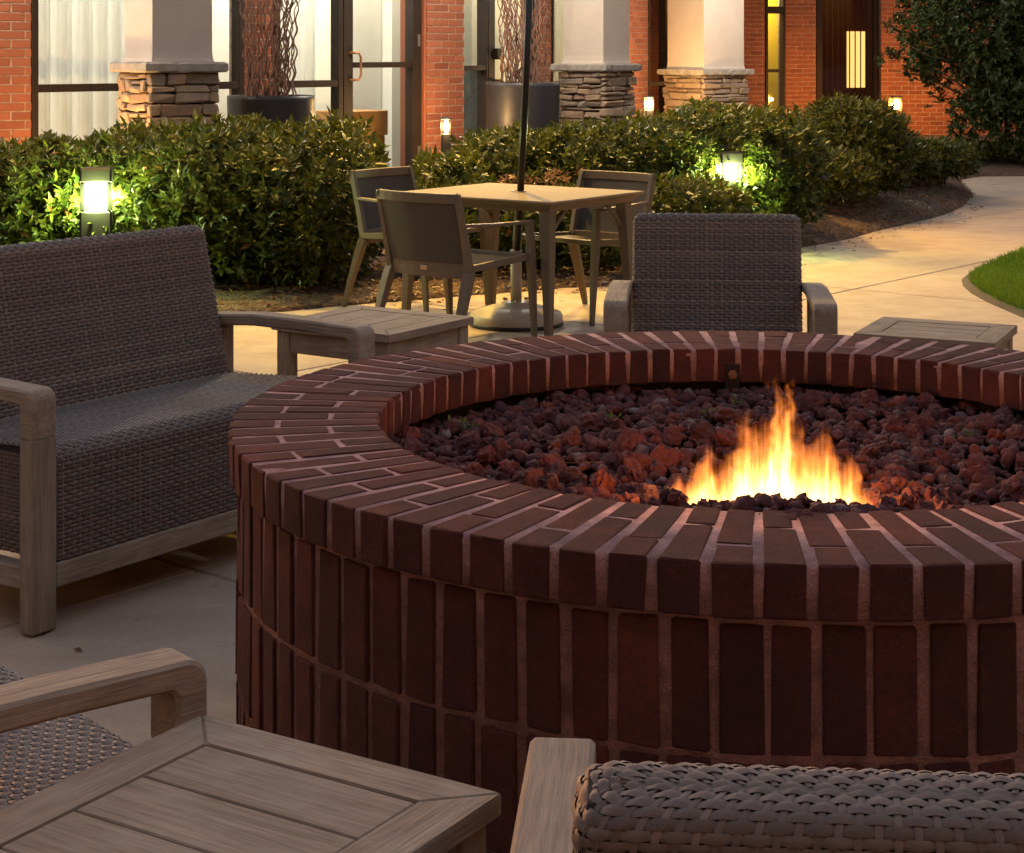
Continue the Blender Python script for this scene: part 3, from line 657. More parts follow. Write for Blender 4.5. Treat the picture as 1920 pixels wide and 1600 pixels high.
def flood(label, loc, aim, energy, col, ang):
    """floodlight fixed to the porch roof edge"""
    t = thing('floodlight', label, 'floodlight', loc, 0, 'floodlights on the porch roof edge'); d = (Vector(aim) - Vector(loc)).normalized()
    b = MB(); b.tube([Vector((0, 0, -.12)), Vector((0, 0, .05))], .02, 8); part('bracket', b, M['bronze'], t)
    b = MB(); b.tube([-d * .16 + Vector((0, 0, .12)), -d * .08 + Vector((0, 0, .12)), d * .02 + Vector((0, 0, .12))], [.05, .11, .13], 16); part('housing', b, M['bronze'], t, True)
    li = bpy.data.lights.new('flood_light', 'SPOT'); li.energy = energy; li.color = col; li.spot_size = R(ang); li.spot_blend = .6; li.shadow_soft_size = .07
    o = bpy.data.objects.new('flood_light', li); COL.objects.link(o); o.parent = t; o.location = d * .06 + Vector((0, 0, .12)); o.rotation_euler = d.to_track_quat('-Z', 'Y').to_euler()
flood('floodlight on the porch roof edge above the dining table', (-.62, 13.4, 3.72), (.9, 10.0, 0), 172, (1, .57, .11), 68)
flood('floodlight on the porch roof edge above the path', (1.9, 16.4, 3.72), (3.6, 13.6, 0), 44, (1, .52, .09), 88)
flood('floodlight on the porch roof edge aimed along the hedge at the path', (-.35, 13.15, 3.72), (2.9, 14.6, .5), 105, (1, .53, .09), 58)
flood('floodlight on the porch roof edge washing the left hedge', (-2.35, 11.15, 3.72), (-1.75, 10.95, .6), 125, (1, .62, .14), 84)
flood('floodlight on the porch roof edge washing the middle hedge', (.95, 14.6, 3.72), (1.25, 13.1, .8), 155, (1, .62, .14), 86)

def bollard(label, px, y, py_top, w, col, energy, est, py_l0, py_l1, group='bollard lights among the shrubs'):
    X = xat(px, y); zb = max(0, zg(y)); zt = zat(py_top, y); l1, l0 = zat(py_l0, y), zat(py_l1, y); t = thing('bollard_light', label, 'bollard light', (X, y, zb), R(8), group); r = w / 2
    H = zt - zb; l1 -= zb; l0 -= zb; n = 4
    b = MB(); b.cbox(-r, r, -r, r, -.03, l0, .012); part('post', b, M['boll'], t)
    b = MB(); b.cbox(-r, r, -r, r, l1, H, .012); part('cap', b, M['boll'], t)
    for sx in (-1, 1):
        for sy in (-1, 1):
            b = MB(); b.cbox(sx * r * .98 - (sx > 0) * .028, sx * r * .98 + (sx < 0) * .028, sy * r * .98 - (sy > 0) * .028, sy * r * .98 + (sy < 0) * .028, l0 + .0005, l1 - .0005, .002); part('corner_bar', b, M['boll'], t)
    em = m_emit('bollard_lens', col, est)
    b = MB(); b.lathe([(.001, l0 + .002), (r * .62, l0 + .002), (r * .62, l1 - .002), (.001, l1 - .002)], 16); part('lens', b, em, t, True)
    for a, (dx, dy) in enumerate(((1, 0), (-1, 0), (0, 1), (0, -1))):
        lamp_light(t, 'lens_light', (dx * r * 1.25, dy * r * 1.25, (l0 + l1) / 2), energy / 4, col, .03)
    return t
bollard('square bollard light with a bright greenish white lens behind the sofa', 182, 10.44, 314, .186, (.78, 1, .34), 25, 4, 342, 393)
bollard('bollard light half buried in the hedge behind the right dining chair', 1368, 12.62, 284, .17, (.82, 1, .36), 22, 4, 308, 336)
bollard('small warm bollard light in front of the brick pillar', 836, 15.6, 219, .085, WARM, 11, 12, 226, 249)
bollard('small warm bollard light between the two far columns', 1217, 20.6, 180, .10, (1, .60, .22), 34, 7, 185, 205)
bollard('warm bollard light behind the left hedge glowing on the brick pier', 140, 12.55, 292, .10, WARM, 18, 8, 300, 330)
bollard('warm bollard light against the far brick wing beside the tree', 1679, 25.7, 180, .165, (1, .42, .07), 32, 4, 187, 206)

# ------------------------------------------------------------------ hedges, shrubs, tree
def rosettes(P, N, nl, L, Wd, spread, up=.55):
    n = len(P); A = unit(N + np.array([0, 0, up]) + rng.normal(0, .28, (n, 3)))
    Q = unit(np.cross(A, rng.normal(size=(n, 3)))); B = np.cross(A, Q); Ps, Ds, Us = [], [], []
    for k in range(nl):
        a = 2 * math.pi * k / nl * 1.62 + rng.uniform(0, .8, n)[:, None]; tilt = spread * (.35 + .75 * k / nl) + rng.normal(0, .14, (n, 1))
        rad = Q * np.cos(a) + B * np.sin(a); Ds.append(A * np.cos(tilt) + rad * np.sin(tilt)); Ps.append(P - A * (L * .55 * k / nl) + rad * .004); Us.append(A + rng.normal(0, .15, (n, 3)))
    P, D, U = np.concatenate(Ps), np.concatenate(Ds), np.concatenate(Us); m = len(P)
    return leaves_mesh(P, D, U, L * rng.uniform(.5, 1.25, m), Wd * rng.uniform(.6, 1.25, m))
def shrub(name, label, X, y, rx, ry, h, zb, dens, L, mat, seed, group, cat='shrub', p=3.0, low=.10, lump=.15, nl=8, wr=.40):
    """superellipsoid mass of leaf whorls at three depths, on visible stems"""
    t = thing(name, label, cat, (X, y, zb), 0, group); rz = h / 2
    area = 4 * (rx * ry + rx * rz + ry * rz) * 1.05; Vs, Fs = [], []; o = 0
    for sc, dn in ((1.0, 1.0), (.86, .75), (.66, .4)):
        n = int(area * dens * dn); d = unit(rng.normal(size=(n, 3))); k = (np.abs(d[:, 0]) ** p + np.abs(d[:, 1]) ** p + np.abs(d[:, 2]) ** p) ** (-1 / p); q = d * k[:, None]
        nrm = unit(np.sign(q) * np.abs(q) ** (p - 1) / np.array([rx, ry, rz]))
        lm = np.array([mnoise.noise((a[0] * rx * 3.3 + seed * 3.1, a[1] * ry * 3.3, a[2] * rz * 3.3 + seed)) + .6 * mnoise.noise((a[0] * rx * 8 + seed, a[1] * ry * 8, a[2] * rz * 8)) for a in q])
        P = q * np.array([rx, ry, rz]) * (sc + lump * lm[:, None] + rng.normal(0, .034, (n, 1))); P[:, 2] += rz + low * .5
        keep = (P[:, 2] > low) & (P[:, 2] > .02 + .5 * low * rng.random(n)); P, nrm = P[keep], nrm[keep]
        v, f = rosettes(P, nrm, nl if sc > .8 else nl - 2, L, L * wr, 1.15); Vs.append(v); Fs.append(f + o); o += len(v)
    link('foliage', np_mesh('foliage', np.concatenate(Vs), np.concatenate(Fs), M[mat]), t, kind='stuff')
    rn = random.Random(seed)
    for i in range(7):
        a = rn.uniform(0, 6.28); e = Vector((math.cos(a) * rx * rn.uniform(.3, .8), math.sin(a) * ry * rn.uniform(.3, .8), h * rn.uniform(.5, .85))); s0 = Vector((rn.uniform(-.1, .1), rn.uniform(-.1, .1), -.05))
        b = MB(); b.tube([s0, s0.lerp(e, .35) + Vector((rn.uniform(-.04, .04), rn.uniform(-.04, .04), .03)), e], [.014, .010, .005], 6); part('stem', b, M['bark'], t, True)
    return t
def hz(py, y): return zat(py, y)
HL = 'left hedge shrubs'
for i, (px, y, rx, ry, pt, lab) in enumerate([
        (-70, 11.35, .52, .78, 262, 'leafy evergreen hedge shrub at the left picture edge'),
        (105, 11.35, .46, .80, 262, 'leafy evergreen hedge shrub right behind the bright square bollard'),
        (290, 11.30, .52, .82, 238, 'leafy evergreen hedge shrub below the left stone column'),
        (455, 11.25, .46, .84, 228, 'leafy evergreen hedge shrub below the black planter'),
        (590, 11.15, .40, .86, 226, 'leafy evergreen hedge shrub ending the left hedge by the door')]):
    shrub('hedge_shrub', lab, xat(px, y), y, rx, ry, hz(pt, y - ry * .5) - .10, 0.0, 190, .073, 'leaf', 11 + i, HL)
HM = 'middle hedge shrubs'
for i, (px, y, rx, ry, pt, lab) in enumerate([
        (850, 12.1, .30, .55, 285, 'low hedge shrub in front of the warm brick pillar bollard'),
        (945, 12.7, .40, .6, 238, 'hedge shrub below the second planter, left of the umbrella pole'),
        (1085, 12.9, .45, .65, 236, 'hedge shrub behind the table, right of the umbrella pole'),
        (1225, 13.2, .48, .75, 222, 'hedge shrub below the middle stone column and behind the right dining chair'),
        (1345, 13.45, .46, .85, 196, 'hedge shrub holding the half buried bollard light'),
        (1432, 13.75, .40, .9, 204, 'hedge shrub behind the upright armchair where the path begins'),
        (930, 11.55, .38, .42, 350, 'low front hedge shrub seen under the dining table'),
        (1120, 11.6, .42, .42, 345, 'low front hedge shrub behind the right dining chair legs'),
        (1290, 12.0, .40, .5, 330, 'low front hedge shrub beside the armchair back'),
        (800, 11.7, .22, .4, 330, 'smallest hedge shrub behind the front dining chair')]):
    shrub('hedge_shrub', lab, xat(px, y), y, rx, ry, hz(pt, y - ry * .5) - zg(y) - .10, zg(y), 190, .073, 'leaf', 31 + i, HM)
HR = 'rounded shrubs along the path'
for i, (px, y, rx, ry, pt, lab) in enumerate([
        (1548, 15.3, .40, .7, 272, 'yellow-lit rounded shrub joining the hedge beside the path'),
        (1600, 16.0, .46, .80, 184, 'largest yellow-lit rounded shrub under the barred dark window'),
        (1672, 17.4, .40, .7, 262, 'rounded shrub in front of the far warm bollard'),
        (1752, 17.8, .36, .6, 262, 'small dark rounded shrub at the tip of the planting bed')]):
    shrub('rounded_shrub', lab, xat(px, y), y, rx, ry, hz(pt, y - ry * .4) - zg(y) - .08, zg(y), 165, .078, 'leaf2', 51 + i, HR, p=2.4)

def tree(label, X, y, zb, seed):
    t = thing('holly_tree', label, 'tree', (X, y, zb)); rn = random.Random(seed); tips = []
    def limb(p, d, l, r, lev):
        pts = [p]; q = p.copy()
        for k in range(5):
            d = (d + Vector((rn.gauss(0, .16), rn.gauss(0, .16), rn.gauss(.03, .08)))).normalized(); q = q + d * l / 5; pts.append(q.copy())
        b.tube(pts, [r * (1 - .12 * k) for k in range(6)], 6)
        if lev == 0: tips.extend(pts[2:]); return
        for k in range(4 if lev > 1 else 5):
            s = pts[rn.randrange(2, 6)]; a = rn.uniform(0, 6.28); nd = (d * .5 + Vector((math.cos(a), math.sin(a), rn.uniform(-.25, .6)))).normalized(); limb(s, nd, l * rn.uniform(.55, .8), r * .5, lev - 1)
    b = MB()
    for k in range(4):
        a = k * 1.7 + .4; limb(Vector((.12 * math.cos(a), .12 * math.sin(a), -.1)), Vector((.35 * math.cos(a), .35 * math.sin(a), 1)).normalized(), 1.5, .045, 2)
    part('trunk', b, M['bark'], t, True)
    # crown: uneven cloud of leaf whorls around limb tips and crown lobes
    lobes = [((.2, -.5, .45), .6), ((-.55, -.5, .5), .4), ((.95, -.5, .35), .55), ((0, 0, 2.3), 1.35), ((-.75, -.2, 1.75), .75), ((-.95, -.1, 2.55), .55), ((.7, -.3, 1.6), .95), ((.1, -.5, 1.05), .75), ((.9, -.4, .85), .8), ((-.3, -.45, .75), .42), ((1.3, 0, 2.2), 1.0), ((-.35, -.5, 1.45), .6)]
    Ps, Ns = [], []
    for c, rr in lobes:
        n = int(1150 * rr * rr); d = unit(rng.normal(size=(n, 3))); k = rr * (1 - .55 * rng.random((n, 1)) ** 2); k *= 1 + .28 * np.array([[mnoise.noise((a[0] * 2.6 + c[0] * 5, a[1] * 2.6, a[2] * 2.6 + c[2] * 3))] for a in d]); Ps.append(np.array(c) + d * k); Ns.append(d)
    tp = np.array([tuple(p) for p in tips]); tp = np.repeat(tp, 4, 0) + rng.normal(0, .06, (len(tp) * 4, 3)); Ps.append(tp); Ns.append(unit(rng.normal(size=tp.shape)))
    P, N = np.concatenate(Ps), np.concatenate(Ns); k = P[:, 2] > .08; P, N = P[k], N[k]
    gap = np.array([mnoise.noise((a[0] * 2.2 + 4, a[1] * 2.2, a[2] * 2.2)) for a in P]) > -.34; P, N = P[gap], N[gap]
    v, f = rosettes(P, N, 7, .085, .042, 1.2, .1); link('crown', np_mesh('crown', v, f, M['leaf3']), t, kind='stuff'); return t
tree('large dark green holly-like tree against the far brick wing', xat(1905, 21.9), 21.9, zg(21.9), 5)
# low tangle of twigs and groundcover at the tree foot
n = 1500; P = np.c_[rng.uniform(5.0, 8.2, n), 21.3 + rng.random(n) ** 1.3 * 1.2, np.full(n, zg(21.5)) + rng.uniform(.02, .2, n)]
v, f = rosettes(P, unit(rng.normal(size=(n, 3)) + np.array([0, 0, .6])), 5, .09, .03, 1.1)
tag(link('ground_cover', np_mesh('ground_cover', v, f, M['leaf2'])), 'sparse low ground cover along the far edge of the path', 'ground cover', kind='stuff')
# browned leaves between the middle shrubs
n = 420; P = np.c_[rng.uniform(xat(880, 12), xat(1090, 12), n), rng.uniform(11.85, 12.4, n), zg(12.2) + rng.uniform(.05, .62, n)]
v, f = rosettes(P, unit(rng.normal(size=(n, 3)) + np.array([0, -.6, .4])), 5, .05, .02, 1.2)
tag(link('browned_foliage', np_mesh('browned_foliage', v, f, M['chip'])), 'browned dead leaves between the hedge shrubs behind the table', 'dead leaves', kind='stuff')

# ------------------------------------------------------------------ woven furniture
def weave_grid(S, us, rows, amp, w, th, seg=3, closed=False, phase=0):
    """S(u,v)->(pos,normal) arrays; us warp positions; rows v positions. returns list of (V,F) per weft strand and warp ribbons"""
    nw = len(us); out = []
    uu = np.interp(np.arange(0, (nw - 1) * seg + 1) / seg, np.arange(nw), us); ph = np.arange(0, (nw - 1) * seg + 1) / seg
    for j, v in enumerate(rows):
        wv = amp * np.cos(math.pi * (ph + j + phase)); wj = w * (1 + .06 * math.sin(j * 2.4)); acr = []
        for k, (dv, dn) in enumerate(((-.5, -.35), (0, .65), (.5, -.35))):
            p, nn = S(uu, np.full_like(uu, v + dv * wj)); acr.append(p + nn * (wv + dn * th)[:, None])
        V = np.stack(acr, 1).reshape(-1, 3); n = len(uu); i = np.arange(n - 1)[:, None] * 3
        F = np.concatenate([i + np.array([0, 1, 4, 3]), i + np.array([1, 2, 5, 4])]); out.append((V, F))
    warps = []
    vv = np.linspace(rows[0], rows[-1], max(3, int(len(rows) * 1.0)))
    for k, u in enumerate(us[:-1] if closed else us):
        acr = []
        for du, dn in ((-.5, -.2), (0, .35), (.5, -.2)):
            p, nn = S(np.full_like(vv, u + du * .0068), vv); acr.append(p + nn * (dn * th))
        V = np.stack(acr, 1).reshape(-1, 3); n = len(vv); i = np.arange(n - 1)[:, None] * 3
        warps.append((V, np.concatenate([i + np.array([0, 1, 4, 3]), i + np.array([1, 2, 5, 4])])))
    return out, warps
def join(l):
    Vs, Fs, o = [], [], 0
    for v, f in l: Vs.append(v); Fs.append(f + o); o += len(v)
    return np.concatenate(Vs), np.concatenate(Fs)
def put_weave(parent, wefts, warps, strands=False):
    if strands:
        for v, f in wefts: link('strand', np_mesh('strand', v, f, M['wicker'], True), parent)
        v, f = join(warps); link('weave_stakes', np_mesh('weave_stakes', v, f, M['wicker'], True), parent, kind='stuff')
    else:
        v, f = join(wefts + warps); link('weave', np_mesh('weave', v, f, M['wicker'], True), parent, kind='stuff')
PW, PR = .0165, .0106        # stake spacing, row spacing

def path_surface(path):
    """arc-length polyline (d,z) with rounded corners -> sampler of position and normal"""
    pts = np.array(path, float); seg = np.r_[0, np.cumsum(np.linalg.norm(np.diff(pts, axis=0), axis=1))]
    def samp(v):
        a = np.interp(v, seg, pts[:, 0]); b = np.interp(v, seg, pts[:, 1]); e = .004
        ta = np.interp(v + e, seg, pts[:, 0]) - np.interp(v - e, seg, pts[:, 0]); tb = np.interp(v + e, seg, pts[:, 1]) - np.interp(v - e, seg, pts[:, 1]); l = np.hypot(ta, tb) + 1e-9
        return a, b, ta / l, tb / l
    return samp, seg[-1]
def arc(c, r, a0, a1, n=8): return [(c[0] + r * math.cos(R(a0 + (a1 - a0) * i / n)), c[1] + r * math.sin(R(a0 + (a1 - a0) * i / n))) for i in range(n + 1)]

def lounge(name, label, cat, loc, rz, Wd, group, lean=14, strands=False, backH=.86, dep=.80, armz=.613, PW=.0182, PR=.0108, AMP=.0038, TK=.0040, WR=.9):
    """low seat facing -y: wooden frame with bent arms, woven seat and back"""
    t = thing(name, label, cat, loc, rz, group); aw, at = .080, .037; h = Wd / 2
    for s in (-1, 1):
        x0, x1 = sorted((s * h, s * (h - aw)))
        # arm: bent profile swept over its width, bowed slightly upward
        r = .032; y1 = .66
        top = [(y1, armz - .012), (.45, armz + .004), (.22, armz + .004)] + [(r - r * math.sin(R(a)), armz - r + r * math.cos(R(a))) for a in range(0, 91, 15)] + [(0, armz - .12)]
        bot = [(y1, armz - .012 - at), (.45, armz + .004 - at), (.22, armz + .004 - at)] + [(.05 + .014 - .014 * math.sin(R(a)), armz - at - .014 + .014 * math.cos(R(a))) for a in range(0, 91, 15)] + [(.05, armz - .12)]
        k = len(top); c = .006; V = []; F = []
        for (xa, ins) in ((x0, c), (x0 + c, 0), (x1 - c, 0), (x1, c)):
            for i in range(k):
                for src, oth in ((top, bot), (bot, top)):
                    d = Vector((oth[i][0] - src[i][0], oth[i][1] - src[i][1])); d = d.normalized() * ins if d.length else d; V.append((xa, src[i][0] + d.x, src[i][1] + d.y))
        rr = 2 * k
        for q in range(3):
            for i in range(k - 1):
                a = q * rr + 2 * i; F += [(a, a + 2, a + rr + 2, a + rr), (a + 1, a + rr + 1, a + rr + 3, a + 3)]
            F += [(q * rr, q * rr + rr, q * rr + rr + 1, q * rr + 1), (q * rr + rr - 2, q * rr + rr - 1, q * rr + 2 * rr - 1, q * rr + 2 * rr - 2)]
        for q in (0, 3):
            for i in range(k - 1): a = q * rr + 2 * i; F.append((a, a + 1, a + 3, a + 2))
        b = MB(); b.add(V, F); part('arm', b, M['wy'], t)
        b = MB(); b.cbox(x0, x1, 0, .05, .005, armz - .1205, .0045); part('leg', b, M['wz'], t)
        b = MB(); b.cbox(x0 + .02, x1 - .005, .60, .655, 0.005, armz - at - .013, .005); part('leg', b, M['wz'], t)
        b = MB(); b.cbox(x0 + .015, x1 - .015, .0505, .5995, .105, .165, .005); part('side_rail', b, M['wy'], t)
        for yy in (.02, .625):
            b = MB(); b.lathe([(.018, 0), (.018, .006)], 10, ((x0 + x1) / 2, yy)); part('glide', b, M['boll'], t)
    hi = h - aw - .004
    b = MB(); b.cbox(-hi - .003, hi + .003, .006, .044, .105, .168, .005); part('front_rail', b, M['wx'], t)
    b = MB(); b.cbox(-hi, hi, .6365, .655, .12, .18, .005); part('rear_rail', b, M['wx'], t)
    b = MB(); b.cbox(-hi, hi, .612, .636, .03, .44, .006); part('rear_panel', b, M['wicker'], t)
    # seat: woven up the front, rolled over and back under the backrest
    seat = link('seat', None, t); zs = .452; r = .038
    path = [(.012, .170)] + arc((.012 + r, zs - r), r, 180, 90) + [(.60, zs - .035)]
    samp, LT = path_surface(path)
    def S(u, v):
        a, bz, ta, tb = samp(v); return np.stack([u, a, bz], 1), np.stack([0 * a, -tb, ta], 1)
    n = int(2 * hi / PW); us = np.linspace(-hi + .006, hi - .006, n); rows = np.arange(.004, LT - .004, PR)
    wf, wp = weave_grid(S, us, rows, AMP, PR * WR, TK); put_weave(seat, wf, wp)
    for s in (-1, 1):                                   # woven side cheeks
        def S2(u, v, s=s): return np.stack([np.full_like(u, s * hi), u, v], 1), np.stack([np.full_like(u, s), 0 * u, 0 * u], 1)
        wf, wp = weave_grid(S2, np.linspace(.02, .58, 36), np.arange(.172, zs - .03, PR), AMP, PR * WR, TK); put_weave(seat, wf, wp)
    b = MB(); b.add([(s * (hi - .004), p[0] + .006, p[1] - .006) for s in (-1, 1) for p in ([(.012, .172), (.012, zs - r), (.012 + r, zs), (.60, zs - .035), (.60, .172)])], [(0, 1, 6, 5), (1, 2, 7, 6), (2, 3, 8, 7), (3, 4, 9, 8), (4, 0, 5, 9), (0, 4, 3, 2, 1), (5, 6, 7, 8, 9)]); part('seat_core', b, M['core'], seat)
    # backrest: woven slab with rounded top and corners, leaning back
    back = link('backrest', None, t); T = .094; hb = hi - .0; H = (backH - .40) / math.cos(R(lean)); rt = .030; rc = .022
    ca, sa = math.cos(R(lean)), math.sin(R(lean)); y0 = .535
    def loopxy(q, ins):
        """q in perimeter units 0..4 (front, right, back, left)"""
        X = hb - ins; Y = T / 2 - ins; c = np.maximum(np.minimum(rc, np.minimum(X, Y) * .98), .0005); out = np.zeros((len(q), 2)); nr = np.zeros((len(q), 2))
        f = q % 4; side = np.floor(f).astype(int); w = f - side
        lens = np.array([2 * hb, T, 2 * hb, T]); 
        for sd, (dx, dy) in enumerate(((1, 0), (0, 1), (-1, 0), (0, -1))):
            m = side == sd; ww = w[m]; hx = np.where(sd % 2 == 0, X, Y)[m] if hasattr(X, '__len__') else (X if sd % 2 == 0 else Y); a = (ww * 2 - 1) * hx
            hy = (Y if sd % 2 == 0 else X); hy = hy[m] if hasattr(hy, '__len__') else hy; cc = c[m] if hasattr(c, '__len__') else c
            ex = np.maximum(np.abs(a) - (hx - cc), 0) / cc; ang = np.clip(ex, 0, 1) * math.pi / 4; sg = np.sign(a)
            al = np.where(ex > 0, sg * ((hx - cc) + cc * np.sin(ang)), a); ou = np.where(ex > 0, (hy - cc) + cc * np.cos(ang), hy)
            na, no = np.where(ex > 0, sg * np.sin(ang), 0), np.where(ex > 0, np.cos(ang), 1)
            # side frame: along (dx,dy), outward (dy,-dx)
            out[m] = np.c_[al * dx + ou * dy, al * dy - ou * dx]; nr[m] = np.c_[na * dx + no * dy, na * dy - no * dx]
        return out, nr
    vtop = H - rt; varc = rt * math.pi / 2; vend = vtop + varc + (T / 2 - rt - .0015)
    def S3(u, v):
        a = np.clip((v - vtop) / rt, 0, math.pi / 2); fl = np.maximum(v - vtop - varc, 0); ins = rt * (1 - np.cos(a)) + fl; z = np.minimum(v, vtop) + rt * np.sin(a)
        xy, nr = loopxy(u, ins); up = np.sin(a); X, Yl = xy[:, 0], xy[:, 1]; N = np.c_[nr * np.cos(a)[:, None], up]
        P = np.c_[X, y0 + T / 2 + Yl * ca + z * sa, .40 + z * ca - Yl * sa]; Nw = np.c_[N[:, 0], N[:, 1] * ca + N[:, 2] * sa, N[:, 2] * ca - N[:, 1] * sa]; return P, Nw
    nl_, ns_ = int(2 * hb / PW), 4
    nl_ += nl_ % 2
    us = np.concatenate([np.linspace(0, 1, nl_ + 1)[:-1], np.linspace(1, 2, ns_ + 1)[:-1], np.linspace(2, 3, nl_ + 1)[:-1], np.linspace(3, 4, ns_ + 1)])
    rows = np.arange(-.02, vend, PR); wf, wp0 = weave_grid(S3, us, rows, AMP, PR * WR, TK, 3, True)
    wp = []
    vv = np.arange(-.02, vend, PR)
    for u in us[:-1]:                                   # stakes follow the same surface
        du = .0034 / (2 * hb) if int(u) % 2 == 0 else .0034 / T; acr = []
        for dd, dn in ((-1, -.2), (0, .35), (1, -.2)):
            p, nn = S3(np.full_like(vv, u + dd * du), vv); acr.append(p + nn * (dn * TK))
        V = np.stack(acr, 1).reshape(-1, 3); n = len(vv); i = np.arange(n - 1)[:, None] * 3; wp.append((V, np.concatenate([i + np.array([0, 1, 4, 3]), i + np.array([1, 2, 5, 4])])))
    put_weave(back, wf, wp, strands)
    b = MB(); e = .006
    q = [(-hb + e, -T / 2 + e), (hb - e, -T / 2 + e), (hb - e, T / 2 - e), (-hb + e, T / 2 - e)]; q2 = [(x * (1 - .02), y * .55) for x, y in q]
    def tr(x, yl, z): return (x, y0 + T / 2 + yl * ca + z * sa, .40 + z * ca - yl * sa)
    b.add([tr(x, yy, -.02) for x, yy in q] + [tr(x, yy, vtop) for x, yy in q] + [tr(x, yy, H - .004) for x, yy in q2], [(3, 2, 1, 0)] + [(o + i, o + (i + 1) % 4, o + 4 + (i + 1) % 4, o + 4 + i) for o in (0, 4) for i in range(4)] + [(8, 9, 10, 11)]); part('back_core', b, M['core'], back)
    return t
def face(dx, dy): return math.atan2(dx, -dy)            # rotation that turns local -y to (dx,dy)
# sofa: front corners from the photograph
F0p = Wp(76, 1200); u = Vector((.579, .815, 0)); fdir = Vector((.815, -.579, 0))
ws = 1.33; c0 = Vector((F0p.x, F0p.y, 0)) + u * (ws / 2 - .01) - fdir * .02
lounge('wicker_loveseat', 'brown wicker loveseat with teak arms left of the fire pit', 'sofa', c0, face(fdir.x, fdir.y), ws, 'wicker lounge seats around the fire pit', backH=.885)
lounge('wicker_armchair', 'wicker armchair on the far side of the fire pit facing the camera', 'armchair', (.70, 5.93, 0), face(-.10, -.995), .785, 'wicker lounge seats around the fire pit', backH=.845)
lounge('wicker_armchair', 'wicker armchair seen from behind at the bottom right corner', 'armchair', (.066 + .325, 2.19 - .325 * .08, 0), face(.08, 1), .735, 'wicker lounge seats around the fire pit', strands=True, backH=.835, PW=.0168, PR=.0096, AMP=.0019, TK=.0014, WR=.96)
dch = Vector((.76, .65, 0)).normalized(); rt_ = Vector((dch.y, -dch.x, 0)); ce = Vector((-.452, 2.49, 0)) - rt_ * (.80 / 2 - .045)
lounge('wicker_armchair', 'wicker armchair cut off at the bottom left corner', 'armchair', ce, face(dch.x, dch.y), .80, 'wicker lounge seats around the fire pit', PW=.0168, PR=.0096, AMP=.0022, TK=.0018, WR=.95)

# ------------------------------------------------------------------ teak side tables
def side_table(label, A, ex, ey, lx, ly, H, nplank=3):
    """A corner, ex/ey unit edge directions, lx/ly lengths; planks run along ex"""
    ex = Vector((*ex, 0)).normalized(); ey = Vector((*ey, 0)); ey = (ey - ex * ey.dot(ex)).normalized()
    ctr = Vector((A[0], A[1], 0)) + ex * lx / 2 + ey * ly / 2; t = thing('side_table', label, 'side table', ctr, math.atan2(ex.y, ex.x), 'teak side tables around the fire pit')
    hx, hy = lx / 2, ly / 2; w = .072; th = .026
    def frame(pts, mat):
        c = .003; b = MB(); lo = [Vector((*p, H - th)) for p in pts]; hi_ = [Vector((*p, H - c)) for p in pts]; cc = sum((Vector((*p, 0)) for p in pts), Vector()) / 4
        tp = [Vector((p[0] + (cc.x - p[0]) * .02, p[1] + (cc.y - p[1]) * .02, H)) for p in pts]
        b.add(lo + hi_ + tp, [(3, 2, 1, 0)] + [(o + i, o + (i + 1) % 4, o + 4 + (i + 1) % 4, o + 4 + i) for o in (0, 4) for i in range(4)] + [(8, 9, 10, 11)]); part('frame_board', b, mat, t)
    g = .0006
    frame([(-hx, -hy), (hx, -hy), (hx - w, -hy + w - g), (-hx + w, -hy + w - g)], M['wx']); frame([(hx, hy), (-hx, hy), (-hx + w, hy - w + g), (hx - w, hy - w + g)], M['wx'])
    frame([(hx, -hy + g), (hx, hy - g), (hx - w, hy - w), (hx - w, -hy + w)], M['wy']); frame([(-hx, hy - g), (-hx, -hy + g), (-hx + w, -hy + w), (-hx + w, hy - w)], M['wy'])
    iy = hy - w - .003; pw = 2 * iy / nplank
    for k in range(nplank):
        b = MB(); b.cbox(-hx + w + .003, hx - w - .003, -iy + k * pw + .0018, -iy + (k + 1) * pw - .0018, H - th + .004, H - .001, .0018); part('plank', b, M['wx'], t)
    b = MB(); b.box(-hx + w - .01, hx - w + .01, -hy + w - .01, hy - w + .01, H - th - .006, H - th - .0005); part('underlay', b, M['core'], t)
    s = .052; ins = .012
    for sx in (-1, 1):
        for sy in (-1, 1):
            x0, x1 = sorted((sx * (hx - ins), sx * (hx - ins - s))); y0, y1 = sorted((sy * (hy - ins), sy * (hy - ins - s)))
            b = MB(); b.cbox(x0, x1, y0, y1, 0, H - th - .001, .004); part('leg', b, M['wz'], t)
    for sy in (-1, 1):
        y0, y1 = sorted((sy * (hy - ins - .008), sy * (hy - ins - .03))); b = MB(); b.cbox(-hx + ins + s + .0005, hx - ins - s - .0005, y0, y1, H - th - .075, H - th - .001, .003); part('apron', b, M['wx'], t)
    for sx in (-1, 1):
        x0, x1 = sorted((sx * (hx - ins - .008), sx * (hx - ins - .03))); b = MB(); b.cbox(x0, x1, -hy + ins + s + .0005, hy - ins - s - .0005, H - th - .075, H - th - .001, .003); part('apron', b, M['wy'], t)
    return t
TZ = .55
A = Wp(378, 1340, TZ); B = Wp(940, 1487, TZ); ex = (B - A); side_table('weathered teak side table in the near left foreground', (A.x, A.y), (ex.x, ex.y), (-.48, -.877), ex.length, .50, TZ, 3)
A = Wp(729.4, 628.5, TZ); B = Wp(879, 596, TZ); ex = B - A; side_table('weathered teak side table beside the loveseat arm', (A.x, A.y), (ex.x, ex.y), (-.75, .66), ex.length + .03, .50, TZ, 3)
A = Wp(1600, 625, TZ); side_table('weathered teak side table right of the far armchair', (A.x, A.y), (.903, -.43), (.43, .903), .45, .40, TZ, 3)

